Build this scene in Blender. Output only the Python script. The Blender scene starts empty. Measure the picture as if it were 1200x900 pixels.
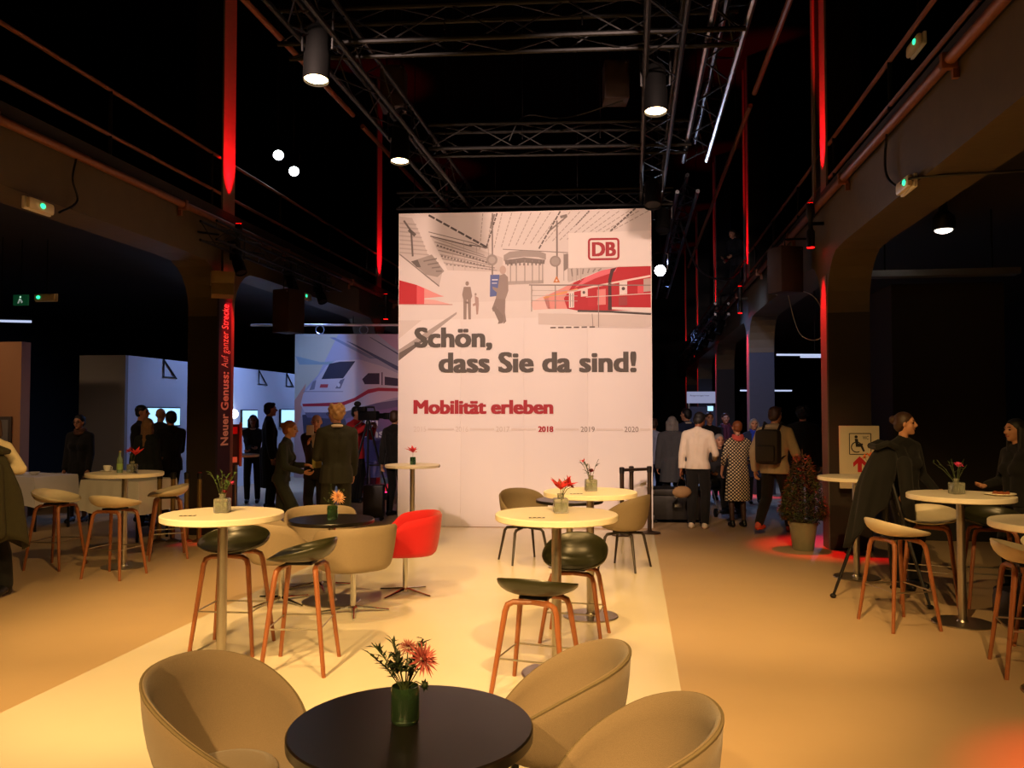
import bpy, bmesh, math, random
import numpy as np
from mathutils import Vector, Matrix, Euler

random.seed(7)
SC = bpy.context.scene
COL = SC.collection
PI = math.pi

# ------------------------------------------------------------------ camera
cam_d = bpy.data.cameras.new('camera')
cam_d.lens = 28.8
cam_d.sensor_width = 36.0
cam_d.clip_start = 0.05
cam_d.clip_end = 200
cam = bpy.data.objects.new('camera', cam_d)
COL.objects.link(cam)
cam.location = (0, 0, 1.7)
cam.rotation_euler = (PI / 2 + math.atan(33 / 960), 0, math.atan(142 / 960))
SC.camera = cam

# ------------------------------------------------------------------ world, exposure
wd = bpy.data.worlds.new('dark_hall')
SC.world = wd
wd.use_nodes = True
wd.node_tree.nodes['Background'].inputs[0].default_value = (0.55, 0.6, 0.75, 1)
wd.node_tree.nodes['Background'].inputs[1].default_value = 0.0012
SC.view_settings.view_transform = 'Standard'
SC.view_settings.look = 'None'
SC.view_settings.exposure = 0.0
SC.view_settings.gamma = 1.0
SC.view_settings.use_curve_mapping = False
SC.cycles.use_denoising = True
SC.cycles.max_bounces = 8
SC.cycles.sample_clamp_indirect = 3.0
SC.cycles.caustics_reflective = False
SC.cycles.caustics_refractive = False

# ------------------------------------------------------------------ lamps of the rig (tune here)
WARM = (1.0, 0.59, 0.205)
WARM_PALE = (1.0, 0.66, 0.53)
RED = (1.0, 0.003, 0.008)
BLUE = (0.30, 0.45, 1.0)

def spot(name, loc, target, watts, color, angle, blend=0.6, radius=0.06):
    d = bpy.data.lights.new(name, 'SPOT')
    d.energy = watts
    d.color = color
    d.spot_size = math.radians(angle)
    d.spot_blend = blend
    d.shadow_soft_size = radius
    o = bpy.data.objects.new(name, d)
    COL.objects.link(o)
    o.location = loc
    o.rotation_euler = (Vector(target) - Vector(loc)).to_track_quat('-Z', 'Y').to_euler()
    return o

# theatre spots on the long trusses: (lamp position, aim, watts, colour, beam angle)
RIG = [
    ((-2.6, -1.2, 4.5), (-2.6, 3.0, 0), 1250, WARM, 62),
    ((0.25, -1.2, 4.5), (-0.8, 3.0, 0), 950, WARM, 62),
    ((-2.6, 2.2, 4.5), (-2.6, 6.0, 0), 1000, WARM, 54),
    ((0.25, 2.2, 4.5), (-0.4, 6.0, 0), 860, WARM, 52),
    ((0.82, -0.6, 4.6), (2.2, 3.8, 0), 1200, WARM, 66),
    ((0.82, 3.6, 4.6), (1.3, 8.6, 0), 640, WARM, 52),
    ((-2.6, 0.6, 4.5), (-5.2, 4.6, 0), 520, WARM, 60),
    ((-2.6, 4.6, 4.5), (-5.0, 7.8, 0), 420, WARM, 58),
    ((-2.6, 4.2, 4.6), (-1.7, 12.0, 2.8), 1400, WARM_PALE, 48),
    ((0.25, 4.2, 4.6), (-0.9, 12.0, 3.0), 1250, WARM_PALE, 48),
]
for i, (p, t, w, c, a) in enumerate(RIG):
    spot('theatre_spot_lamp', p, t, w, c, a)
# lamps in the three lit fixtures in view
VISIBLE_SPOTS = [((-2.59, 6.40, 4.45), (-2.5, 7.6, 0)), ((-2.58, 8.83, 4.51), (-2.3, 9.8, 0)), ((0.22, 7.62, 4.48), (0.0, 8.2, 0))]
for p, t in VISIBLE_SPOTS:
    spot('theatre_spot_lamp', (p[0], p[1] - 0.02, p[2] - 0.06), t, 260, WARM, 75, 0.8, 0.06)
# red LED wash, one fixture with an upper and a lower beam on each column
COLS_V = [3.9, 10.8, 17.75, 24.5, 31.3, 38.1]
for v in COLS_V:
    for u, s in ((-5.65, 1), (2.4, -1)):
        k = 1.0 if v < 20 else 0.5
        spot('red_wash_lamp', (u + s * 0.16, v - 0.02, 3.74), (u + s * 0.0, v, 1.5), 620 * k, RED, 36, 0.7, 0.03)
        spot('red_wash_lamp', (u + s * 0.16, v - 0.02, 4.46), (u + s * 0.0, v, 6.3), 1500 * k, RED, 38, 0.7, 0.03)
spot('added_aisle_fill', (-7.6, 8.4, 3.7), (-8.6, 11.5, 0.9), 80, (1.0, 0.62, 0.36), 60, 0.9, 0.1)  # added fill without a fixture, brightens the buffet and the woman beside it
spot('added_aisle_fill', (-10.4, 9.6, 3.7), (-10.4, 11.8, 1.7), 70, (1.0, 0.62, 0.36), 90, 0.9, 0.1)  # second added fill, no real lamp here, warms the tan partition
spot('flood_lamp', (0.45, 13.50, 4.02), (0.85, 7.6, 4.75), 45, (0.62, 0.72, 1.0), 46, 0.6, 0.06)
spot('flood_lamp', (0.55, 13.8, 4.2), (0.85, 18.5, 4.9), 90, (0.5, 0.6, 1.0), 46, 0.6, 0.06)
# cold light at the far end of the hall and in the aisles
for p, t, w, a in [((-6.6, 17.0, 4.0), (-9.0, 16.2, 1.3), 330, 120), ((-7.2, 22.0, 4.0), (-9.0, 20.5, 1.3), 260, 110),
                   ((-6.1, 14.3, 4.1), (-6.0, 16.8, 1.6), 420, 90),
                   ((1.0, 22.0, 5.0), (1.2, 18.5, 0), 420, 62), ((1.2, 28, 5.2), (1.3, 24, 0), 420, 70),
                   ((1.6, 14.6, 4.5), (2.6, 17.6, 2.2), 260, 50), ((0.6, 19.5, 4.6), (2.6, 17.6, 2.0), 220, 60), ((5.2, 20, 3.6), (4.8, 17, 0.3), 160, 80)]:
    spot('cold_stage_lamp', p, t, w, BLUE, a, 0.8, 0.2)

# ------------------------------------------------------------------ materials
def lin(c):
    c = c / 255.0
    return c / 12.92 if c <= 0.04045 else ((c + 0.055) / 1.055) ** 2.4

def rgb(h):
    return tuple(lin(int(h[i:i + 2], 16)) for i in (0, 2, 4))

MATS = {}
def mat(name, hexc, rough=0.5, metal=0.0, var=0.12, scale=12.0, bump=0.0, bscale=120.0, emit=0.0, trans=0.0, coat=0.0, sheen=0.0, spec=0.5, weave=False):
    if name in MATS:
        return MATS[name]
    m = bpy.data.materials.new(name)
    m.use_nodes = True
    nt = m.node_tree
    b = nt.nodes['Principled BSDF']
    c = rgb(hexc)
    tc = nt.nodes.new('ShaderNodeTexCoord')
    no = nt.nodes.new('ShaderNodeTexNoise')
    no.inputs['Scale'].default_value = scale
    no.inputs['Detail'].default_value = 4
    nt.links.new(tc.outputs['Object'], no.inputs['Vector'])
    mx = nt.nodes.new('ShaderNodeMix')
    mx.data_type = 'RGBA'
    mx.inputs[6].default_value = tuple(v * (1 - var) for v in c) + (1,)
    mx.inputs[7].default_value = tuple(min(1, v * (1 + var)) for v in c) + (1,)
    nt.links.new(no.outputs['Fac'], mx.inputs[0])
    nt.links.new(mx.outputs[2], b.inputs['Base Color'])
    b.inputs['Roughness'].default_value = rough
    b.inputs['Metallic'].default_value = metal
    b.inputs['Specular IOR Level'].default_value = spec
    b.inputs['Coat Weight'].default_value = coat
    b.inputs['Sheen Weight'].default_value = sheen
    b.inputs['Transmission Weight'].default_value = trans
    if emit:
        b.inputs['Emission Color'].default_value = c + (1,)
        b.inputs['Emission Strength'].default_value = emit
    if bump:
        n2 = nt.nodes.new('ShaderNodeTexNoise')
        n2.inputs['Scale'].default_value = bscale
        n2.inputs['Detail'].default_value = 3
        nt.links.new(tc.outputs['Object'], n2.inputs['Vector'])
        bp = nt.nodes.new('ShaderNodeBump')
        bp.inputs['Strength'].default_value = bump
        bp.inputs['Distance'].default_value = 0.01
        nt.links.new(n2.outputs['Fac'], bp.inputs['Height'])
        nt.links.new(bp.outputs['Normal'], b.inputs['Normal'])
    MATS[name] = m
    return m

def wood(name, c1, c2):
    m = mat(name, c1, 0.42, var=0.1)
    nt = m.node_tree
    b = nt.nodes['Principled BSDF']
    tc = nt.nodes.new('ShaderNodeTexCoord')
    mp = nt.nodes.new('ShaderNodeMapping')
    mp.inputs['Scale'].default_value = (60, 60, 4)
    nt.links.new(tc.outputs['Object'], mp.inputs[0])
    no = nt.nodes.new('ShaderNodeTexNoise')
    no.inputs['Scale'].default_value = 1.2
    no.inputs['Detail'].default_value = 6
    nt.links.new(mp.outputs[0], no.inputs['Vector'])
    mx = nt.nodes.new('ShaderNodeMix')
    mx.data_type = 'RGBA'
    mx.inputs[6].default_value = rgb(c1) + (1,)
    mx.inputs[7].default_value = rgb(c2) + (1,)
    nt.links.new(no.outputs['Fac'], mx.inputs[0])
    nt.links.new(mx.outputs[2], b.inputs['Base Color'])
    return m

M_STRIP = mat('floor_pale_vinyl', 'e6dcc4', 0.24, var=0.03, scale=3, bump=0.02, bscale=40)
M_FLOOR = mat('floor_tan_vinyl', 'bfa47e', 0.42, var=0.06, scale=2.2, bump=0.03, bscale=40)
M_BLACKWALL = mat('black_wall_paint', '050506', 0.85, var=0.25, scale=2)
M_CEIL = mat('black_ceiling_paint', '010101', 0.9, var=0.2, spec=0.1)
M_CONC = mat('brown_painted_concrete', '54472e', 0.62, var=0.2, scale=5, bump=0.25, bscale=18)
M_CONCD = mat('dark_painted_concrete', '2a221a', 0.7, var=0.2, scale=5, bump=0.2, bscale=18)
M_REDFACE = mat('column_pale_facing', '6e6660', 0.6, var=0.1)
M_RUST = mat('rusty_pipe_paint', '7c4a2c', 0.5, 0.2, var=0.25, scale=20)
M_STEELD = mat('dark_steel', '1a1a1c', 0.5, 0.6, var=0.2)
M_CHROME = mat('truss_aluminium', '8a8e96', 0.30, 1.0, var=0.05)
M_TRUSSD = mat('blackened_truss', '0a0a0b', 0.5, 0.0, var=0.15, spec=0.25)
M_BRUSH = mat('brushed_steel', 'b9b2a6', 0.34, 1.0, var=0.06, scale=40)
M_POLISH = mat('polished_chrome', 'cfcfcf', 0.12, 1.0, var=0.03)
M_TOPW = mat('cream_laminate', 'efe6cf', 0.38, var=0.03)
M_TOPB = mat('black_laminate', '15120f', 0.30, var=0.15, scale=30)
M_FAB = mat('beige_wool', '86745c', 0.92, var=0.16, scale=260, bump=0.35, bscale=420, sheen=0.25)
M_FABP = mat('beige_piping', '74664a', 0.9, var=0.16, scale=260)
M_FABD = mat('light_taupe_shell', '8a7a62', 0.7, var=0.06, scale=60)
M_REDF = mat('red_wool', 'c20d18', 0.85, var=0.14, scale=200, bump=0.25, bscale=380, sheen=0.2)
M_SHELLW = mat('ivory_shell', 'd9cdb0', 0.45, var=0.04)
M_SHELLB = mat('olive_black_shell', '2a2a18', 0.32, var=0.1)
M_WOOD = wood('oak_legs', 'a0623a', '7c4424')
M_WOODK = wood('dark_stained_legs', '2c1e16', '16100c')
M_BLACK = mat('black_plastic', '0c0c0d', 0.45, var=0.2)
M_CAN = mat('lamp_can_black', '050505', 0.7, var=0.1, spec=0.15)
M_BOX = mat('brown_black_speaker', '2a1a12', 0.6, var=0.2)
M_WHITE = mat('white_paint', 'e8e6e2', 0.5, var=0.03)
M_GREYW = mat('booth_white_wall', 'd4d6da', 0.7, var=0.04, scale=3)
M_GREYD = mat('booth_grey_wall', '8a8884', 0.7, var=0.05, scale=3)
M_TAN = mat('tan_wall', 'b08058', 0.7, var=0.05, scale=2)
M_CLOTH = mat('white_tablecloth', 'e4e2e0', 0.85, var=0.04, bump=0.1, bscale=60)
M_GLASS = mat('clear_glass', 'f2f7f2', 0.03, trans=1.0, var=0.0)
M_GLASSG = mat('green_glass', '6f9a6c', 0.05, trans=0.9, var=0.05)
M_WATER = mat('vase_water', 'b9d0c0', 0.02, trans=1.0, var=0.0)
M_LEAF = mat('leaf_green', '42602a', 0.5, var=0.3, scale=30)
M_LEAFD = mat('leaf_dark', '26331a', 0.5, var=0.3, scale=30)
M_STEM = mat('stem_green', '3c4a22', 0.6, var=0.2)
M_PETR = mat('petal_red', 'c8282c', 0.6, var=0.2, scale=40)
M_PETP = mat('petal_pink', 'c0645f', 0.6, var=0.2, scale=40)
M_PETM = mat('petal_magenta', 'cf3f74', 0.6, var=0.2, scale=40)
M_PETO = mat('petal_orange', 'd8692c', 0.6, var=0.2, scale=40)
M_PETC = mat('petal_peach', 'e0a878', 0.6, var=0.2, scale=40)
M_PETD = mat('petal_dark_red', '6e1420', 0.6, var=0.2, scale=40)
M_LENS = mat('lamp_glow', 'ffd9a0', 0.3, var=0, emit=22)
M_LENSW = mat('white_lamp_glow', 'f0f4ff', 0.3, var=0, emit=16)
M_GREEN = mat('green_led', '2ee89a', 0.3, var=0, emit=2.2)
M_REDLED = mat('red_led', 'ff1414', 0.3, var=0, emit=4)
M_SCREEN = mat('screen_glow', 'a8dcff', 0.3, var=0.3, scale=3, emit=1.3)
M_TUBE = mat('tube_glow', 'c8d8ff', 0.3, var=0, emit=0.9)
M_BULK = mat('bulkhead_diffuser', 'e6dcc0', 0.4, var=0.05)
M_SKIN = mat('skin', 'c08a68', 0.55, var=0.06, scale=30)
M_SKIN2 = mat('skin_deep', '8a5638', 0.55, var=0.06, scale=30)
M_EYE = mat('eye_dark', '141010', 0.2, var=0)
M_LIP = mat('lips', '96483f', 0.5, var=0.05)

# ------------------------------------------------------------------ mesh building
class MB:
    """Collects verts and faces (with a material index per face) into one mesh."""
    def __init__(s):
        s.v = []; s.f = []; s.m = []
    def add(s, vs, fs, mi=0, M=None):
        o = len(s.v)
        if M is not None:
            vs = [M @ Vector(p) for p in vs]
        s.v += [tuple(p) for p in vs]
        for f in fs:
            s.f.append(tuple(i + o for i in f)); s.m.append(mi)
        return s
    def box(s, a, b, mi=0, M=None, bev=0.0):
        x0, y0, z0 = a; x1, y1, z1 = b
        if bev <= 0:
            return s.add([(x0, y0, z0), (x1, y0, z0), (x1, y1, z0), (x0, y1, z0), (x0, y0, z1), (x1, y0, z1), (x1, y1, z1), (x0, y1, z1)],
                         [(3, 2, 1, 0), (4, 5, 6, 7), (0, 1, 5, 4), (1, 2, 6, 5), (2, 3, 7, 6), (3, 0, 4, 7)], mi, M)
        bm = bmesh.new()
        bmesh.ops.create_cube(bm, size=1, matrix=Matrix.Translation(((x0 + x1) / 2, (y0 + y1) / 2, (z0 + z1) / 2)) @ Matrix.Diagonal((x1 - x0, y1 - y0, z1 - z0, 1)))
        bmesh.ops.bevel(bm, geom=bm.edges[:], offset=bev, segments=2, affect='EDGES', profile=0.6)
        bm.verts.index_update()
        s.add([v.co[:] for v in bm.verts], [[v.index for v in f.verts] for f in bm.faces], mi, M)
        bm.free()
        return s
    def tube(s, pts, r, n=8, mi=0, M=None, closed=False, flat=1.0):
        pts = [Vector(p) for p in pts]
        rs = r if isinstance(r, (list, tuple)) else [r] * len(pts)
        vs = []; fs = []
        k = len(pts)
        ref = None
        for i, p in enumerate(pts):
            if closed:
                t = (pts[(i + 1) % k] - pts[i - 1])
            else:
                t = pts[min(i + 1, k - 1)] - pts[max(i - 1, 0)]
            t.normalize()
            if ref is None:
                ref = Vector((0, 0, 1)) if abs(t.z) < 0.9 else Vector((1, 0, 0))
            a = (ref - t * ref.dot(t)).normalized()
            ref = a
            b = t.cross(a)
            for j in range(n):
                an = 2 * PI * j / n
                vs.append(p + (a * math.cos(an) * flat + b * math.sin(an)) * rs[i])
        for i in range(k if closed else k - 1):
            for j in range(n):
                a0 = i * n + j; a1 = i * n + (j + 1) % n
                b0 = ((i + 1) % k) * n + j; b1 = ((i + 1) % k) * n + (j + 1) % n
                fs.append((a0, a1, b1, b0))
        if not closed:
            fs.append(tuple(range(n - 1, -1, -1)))
            fs.append(tuple((k - 1) * n + j for j in range(n)))
        return s.add(vs, fs, mi, M)
    def lathe(s, prof, n=24, mi=0, M=None, c=(0, 0)):
        vs = []; fs = []
        for (r, z) in prof:
            for j in range(n):
                an = 2 * PI * j / n
                vs.append((c[0] + max(r, 1e-5) * math.cos(an), c[1] + max(r, 1e-5) * math.sin(an), z))
        for i in range(len(prof) - 1):
            for j in range(n):
                fs.append((i * n + j, i * n + (j + 1) % n, (i + 1) * n + (j + 1) % n, (i + 1) * n + j))
        if prof[0][0] > 1e-4:
            fs.append(tuple(range(n - 1, -1, -1)))
        if prof[-1][0] > 1e-4:
            fs.append(tuple((len(prof) - 1) * n + j for j in range(n)))
        return s.add(vs, fs, mi, M)
    def prism(s, poly, axis, d0, d1, mi=0, M=None):
        """poly in the two other axes; axis = 'x','y','z' is the extrusion axis."""
        def P(a, b, d):
            return {'x': (d, a, b), 'y': (a, d, b), 'z': (a, b, d)}[axis]
        n = len(poly)
        vs = [P(a, b, d0) for a, b in poly] + [P(a, b, d1) for a, b in poly]
        fs = [tuple(range(n)), tuple(range(2 * n - 1, n - 1, -1))]
        for i in range(n):
            j = (i + 1) % n
            fs.append((i, i + n, j + n, j))
        return s.add(vs, fs, mi, M)
    def ball(s, c, r, n=8, mi=0, M=None):
        rx, ry, rz = r if isinstance(r, (tuple, list)) else (r, r, r)
        vs = []; fs = []
        h = max(4, n // 2 + 1)
        vs.append((c[0], c[1], c[2] - rz))
        for i in range(1, h):
            a = -PI / 2 + PI * i / h
            for j in range(n):
                an = 2 * PI * j / n
                vs.append((c[0] + rx * math.cos(a) * math.cos(an), c[1] + ry * math.cos(a) * math.sin(an), c[2] + rz * math.sin(a)))
        vs.append((c[0], c[1], c[2] + rz))
        top = len(vs) - 1
        for j in range(n):
            fs.append((0, 1 + (j + 1) % n, 1 + j))
            fs.append((top, 1 + (h - 2) * n + j, 1 + (h - 2) * n + (j + 1) % n))
        for i in range(h - 2):
            for j in range(n):
                a0 = 1 + i * n + j; a1 = 1 + i * n + (j + 1) % n
                fs.append((a0, a1, a1 + n, a0 + n))
        return s.add(vs, fs, mi, M)
    def capsule(s, p, q, r1, r2=None, n=10, mi=0, M=None):
        r2 = r1 if r2 is None else r2
        p = Vector(p); q = Vector(q)
        t = q - p
        L = t.length
        t = t.normalized() if L > 1e-6 else Vector((0, 0, 1))
        pts = []; rs = []
        for a in (-80, -50, -22):
            pts.append(p + t * r1 * math.sin(math.radians(a))); rs.append(r1 * math.cos(math.radians(a)))
        pts.append(p); rs.append(r1)
        if L > 1e-6:
            pts.append(q); rs.append(r2)
        for a in (22, 50, 80):
            pts.append(q + t * r2 * math.sin(math.radians(a))); rs.append(r2 * math.cos(math.radians(a)))
        return s.tube(pts, rs, n, mi, M)
    def mesh(s, name, mats, smooth=True, fix=True):
        me = bpy.data.meshes.new(name)
        me.from_pydata(s.v, [], s.f)
        for m in (mats if isinstance(mats, (list, tuple)) else [mats]):
            me.materials.append(m)
        if len(me.materials) > 1:
            me.polygons.foreach_set('material_index', s.m)
        if fix:
            bm = bmesh.new(); bm.from_mesh(me)
            bmesh.ops.recalc_face_normals(bm, faces=bm.faces[:])
            bm.to_mesh(me); bm.free()
        if smooth:
            me.polygons.foreach_set('use_smooth', [True] * len(me.polygons))
            try:
                me.set_sharp_from_angle(angle=math.radians(smooth if smooth is not True else 38))
            except Exception:
                pass
        me.update()
        return me
    def build(s, name, mats, parent=None, smooth=True, label=None, fix=True):
        o = bpy.data.objects.new(name, s.mesh(name, mats, smooth, fix))
        COL.objects.link(o)
        if parent is not None:
            o.parent = parent
        if label:
            o['label'] = label
        return o

def tag(o, label, cat, group=None):
    o['label'] = label; o['category'] = cat
    if group:
        o['group'] = group
    return o

def thing(name, label, cat, loc=(0, 0, 0), rot=0.0, group=None):
    o = bpy.data.objects.new(name, None)
    o.empty_display_size = 0.1
    COL.objects.link(o)
    o.location = loc
    o.rotation_euler = (0, 0, math.radians(rot))
    return tag(o, label, cat, group)

def struct(name, mb, m, parent=None, smooth=False, label=None):
    o = mb.build(name, m, parent, smooth)
    if parent is None:
        o['kind'] = 'structure'
    if label:
        o['label'] = label
    return o

def dup(root, loc, rot, label, group=None):
    r = root.copy(); COL.objects.link(r)
    r.location = loc; r.rotation_euler = (0, 0, math.radians(rot))
    r['label'] = label
    if group:
        r['group'] = group
    for ch in list(root.children):
        c = ch.copy(); COL.objects.link(c); c.parent = r
        for g in list(ch.children):
            d = g.copy(); COL.objects.link(d); d.parent = c
    return r

def part_like(src, name, parent, loc=(0, 0, 0), rot=(0, 0, 0)):
    o = bpy.data.objects.new(name, src.data); COL.objects.link(o)
    o.parent = parent; o.location = loc; o.rotation_euler = rot
    return o

def face_rot(deg):
    """heading in degrees (0 = down the hall, 90 = to the hall's east side) -> z rotation of a thing whose front is local +y"""
    return -deg

TEXT_MESH = {}
def text_verts(s, bold=0.0, spacing=1.0):
    cu = bpy.data.curves.new('text_src', 'FONT')
    cu.body = s; cu.size = 1.0; cu.offset = bold; cu.space_character = spacing; cu.resolution_u = 3
    ob = bpy.data.objects.new('text_src', cu); COL.objects.link(ob)
    dg = bpy.context.evaluated_depsgraph_get()
    me = bpy.data.meshes.new_from_object(ob.evaluated_get(dg))
    vs = [tuple(v.co) for v in me.vertices]; fs = [tuple(p.vertices) for p in me.polygons]
    bpy.data.objects.remove(ob); bpy.data.curves.remove(cu); bpy.data.meshes.remove(me)
    return vs, fs

def text_fit(mb, s, x0, z0, x1, z1, y, bold=0.0, spacing=1.0, mi=0, M=None, heavy=0.0):
    """lettering in the local xz plane, its ink filling the given rectangle, facing -y; heavy thickens the strokes (in metres)"""
    vs, fs = text_verts(s, bold, spacing)
    x0 += heavy; x1 -= heavy; z0 += heavy * 0.45; z1 -= heavy * 0.45
    xs = [v[0] for v in vs]; ys = [v[1] for v in vs]
    sx = (x1 - x0) / (max(xs) - min(xs)); sz = (z1 - z0) / (max(ys) - min(ys))
    out = [(x0 + (v[0] - min(xs)) * sx, y, z0 + (v[1] - min(ys)) * sz) for v in vs]
    k = 0
    for dx, dz in ((0, 0),) if not heavy else [(heavy * i, heavy * 0.45 * j) for i in (-1, 0, 1) for j in (-1, 0, 1)]:
        mb.add([(p[0] + dx, p[1] - 0.00004 * k, p[2] + dz) for p in out], fs, mi, M)
        k += 1

# ================================================================== the hall
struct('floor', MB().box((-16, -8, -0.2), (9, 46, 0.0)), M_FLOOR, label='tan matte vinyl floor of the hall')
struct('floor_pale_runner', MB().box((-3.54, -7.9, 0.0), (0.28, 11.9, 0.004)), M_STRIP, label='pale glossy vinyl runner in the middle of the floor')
struct('ceiling', MB().box((-16, -8, 9.2), (9, 46, 9.4)), M_CEIL)
struct('wall_end', MB().box((-16, 46, 0), (9, 46.3, 9.4)), M_BLACKWALL)
struct('wall_back', MB().box((-16, -8.3, 0), (9, -8, 9.4)), M_BLACKWALL)
struct('wall_left', MB().box((-16.3, -8, 0), (-16, 46, 9.4)), M_BLACKWALL)
struct('wall_right', MB().box((9, -8, 0), (9.3, 46, 9.4)), M_BLACKWALL)

def arc_pts(c, r, a0, a1, n=6):
    return [(c[0] + r * math.cos(math.radians(a0 + (a1 - a0) * i / n)), c[1] + r * math.sin(math.radians(a0 + (a1 - a0) * i / n))) for i in range(n + 1)]

def gallery(side):
    u0, sgn = (-5.65, -1) if side == 'left' else (2.4, 1)
    bot = 3.76 if side == 'left' else 3.66
    # edge beam with haunches curving down into each column
    rr = 0.62
    pts = [(-8, 4.30), (-8, bot)]
    for v in COLS_V:
        a, b = v - 0.17, v + 0.19
        pts += [(a - rr - 0.25, bot)] + arc_pts((a - rr, bot - rr), rr, 90, 0)[1:] + [(a, bot - rr - 0.1), (b, bot - rr - 0.1)] + arc_pts((b + rr, bot - rr), rr, 180, 90)[:-1] + [(b + rr + 0.25, bot)]
    pts += [(46, bot), (46, 4.30)]
    mb = MB().prism(pts, 'x', u0, u0 + sgn * 0.5)
    o = struct('beam_' + side, mb, M_CONC, label='brown painted concrete gallery edge beam with curved haunches')
    struct('gallery_slab_' + side, MB().box((min(u0, -16 if sgn < 0 else 9), -8, 4.30), (max(u0, -16 if sgn < 0 else 9), 46, 4.52)), M_CONCD, label='dark gallery floor slab')
    # columns
    for i, v in enumerate(COLS_V):
        c = struct('column_' + side, MB().box((min(u0, u0 + sgn * 0.5), v - 0.17, 0), (max(u0, u0 + sgn * 0.5), v + 0.19, bot - 0.722), bev=0.004), M_CONCD if i < 2 else mat('far_concrete_blue_lit', '2e3440', 0.7, bump=0.15))  # far columns: the blue light on them is mixed into the concrete colour
        f = MB().box((min(u0 - sgn * 0.012, u0), v - 0.15, 0), (max(u0 - sgn * 0.012, u0), v + 0.17, bot - 0.25)).build('facing', M_REDFACE, c, False, label='pale facing on the hall side lit red')
        # upper steel column: web and two flanges
        web = struct('steel_column_' + side, MB().box((min(u0 + sgn * .03, u0 + sgn * 0.45), v - 0.12, 4.3), (max(u0 + sgn * .03, u0 + sgn * 0.45), v + (0.14 if sgn < 0 else 0.62), 9.2)), M_STEELD)
        for a in (((v - 0.17, v + 0.17),) if sgn < 0 else ((v - 0.17, v + 0.12), (v + 0.50, v + 0.62))):
            MB().box((min(u0, u0 + sgn * .028), a[0], 4.52), (max(u0, u0 + sgn * .028), a[1], 9.2)).build('flange', M_REDFACE, web, False)
    # pipe along the beam, with saddles
    p = thing('gallery_pipe', 'rusty pipe running along the %s' % ('gallery beam on the exit sign side' if sgn < 0 else 'gallery beam on the wheelchair sign side'), 'pipe', (u0 - sgn * 0.07, 0, 4.31))
    MB().tube([(0, -6, 0), (0, 20, 0), (0, 44, 0)], 0.045, 10).build('pipe', M_RUST, p)
    first = None
    for k in range(12):
        v = 0.2 + k * 3.1
        q = MB().box((-0.06, v - 0.03, -0.07), (0.055, v + 0.03, 0.052), bev=0.008)
        q.box((0.02 if sgn > 0 else -0.065, v - 0.02, -0.14), (0.065 if sgn > 0 else -0.02, v + 0.02, -0.06))
        q.build('saddle', M_RUST, p)
    # railing
    rl = thing('gallery_railing', 'two-rail steel railing on the %s' % ('gallery above the red banner column' if sgn < 0 else 'gallery above the potted shrub'), 'railing', (u0 + sgn * 0.05, 0, 4.52))
    for h in (0.24, 0.74) if sgn < 0 else (0.12, 0.55):
        MB().tube([(0, -6, h), (0, 20, h), (0, 44, h)], 0.024, 8).build('rail', M_RUST, rl)
    post0 = MB().tube([(0, 0, 0), (0, 0, 0.74 if sgn < 0 else 0.56)], 0.022, 8).build('post', M_STEELD, rl)
    post0.location = (0, -2.8, 0)
    for k in range(1, 20):
        part_like(post0, 'post', rl, (0, -2.8 + 2.2 * k, 0))
gallery('left')
gallery('right')

# ceiling hatch far up
w1 = struct('window_1', MB().box((-2.25, 13.25, 9.08), (-1.45, 13.95, 9.2)), M_STEELD, label='small ceiling hatch window')
MB().box((-2.20, 13.29, 9.05), (-1.86, 13.91, 9.078)).build('pane', mat('hatch_pane_cold', '8fa0d8', 0.4, emit=0.45, var=.1), w1, False)
MB().box((-1.83, 13.29, 9.05), (-1.50, 13.91, 9.078)).build('pane', mat('hatch_pane_warm', 'c8a878', 0.4, emit=0.45, var=.1), w1, False)

# ------------------------------------------------------------------ display wall with the flat print
PW, PH = 3.78, 4.70
dw = thing('display_wall', 'tall white display wall with station picture, greeting and red slogan', 'display wall', (-3.49, 11.91, 0.0), 4.4)
for k in range(4):
    MB().box((k * PW / 4 + 0.0004, 0.0, 0.004), ((k + 1) * PW / 4 - 0.0004, 0.28, PH), bev=0.0012).build('panel', mat('display_white', 'efe9e4', 0.62, var=0.015, scale=1.5), dw, True)

def L(px, py, layer=1):
    """print coordinates of the wall's own artwork (300 x 370 units) -> metres on its face"""
    return ((px - 467) / 299.5 * PW, -0.0012 * layer, (618.5 - py) / 370.0 * PH)

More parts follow.
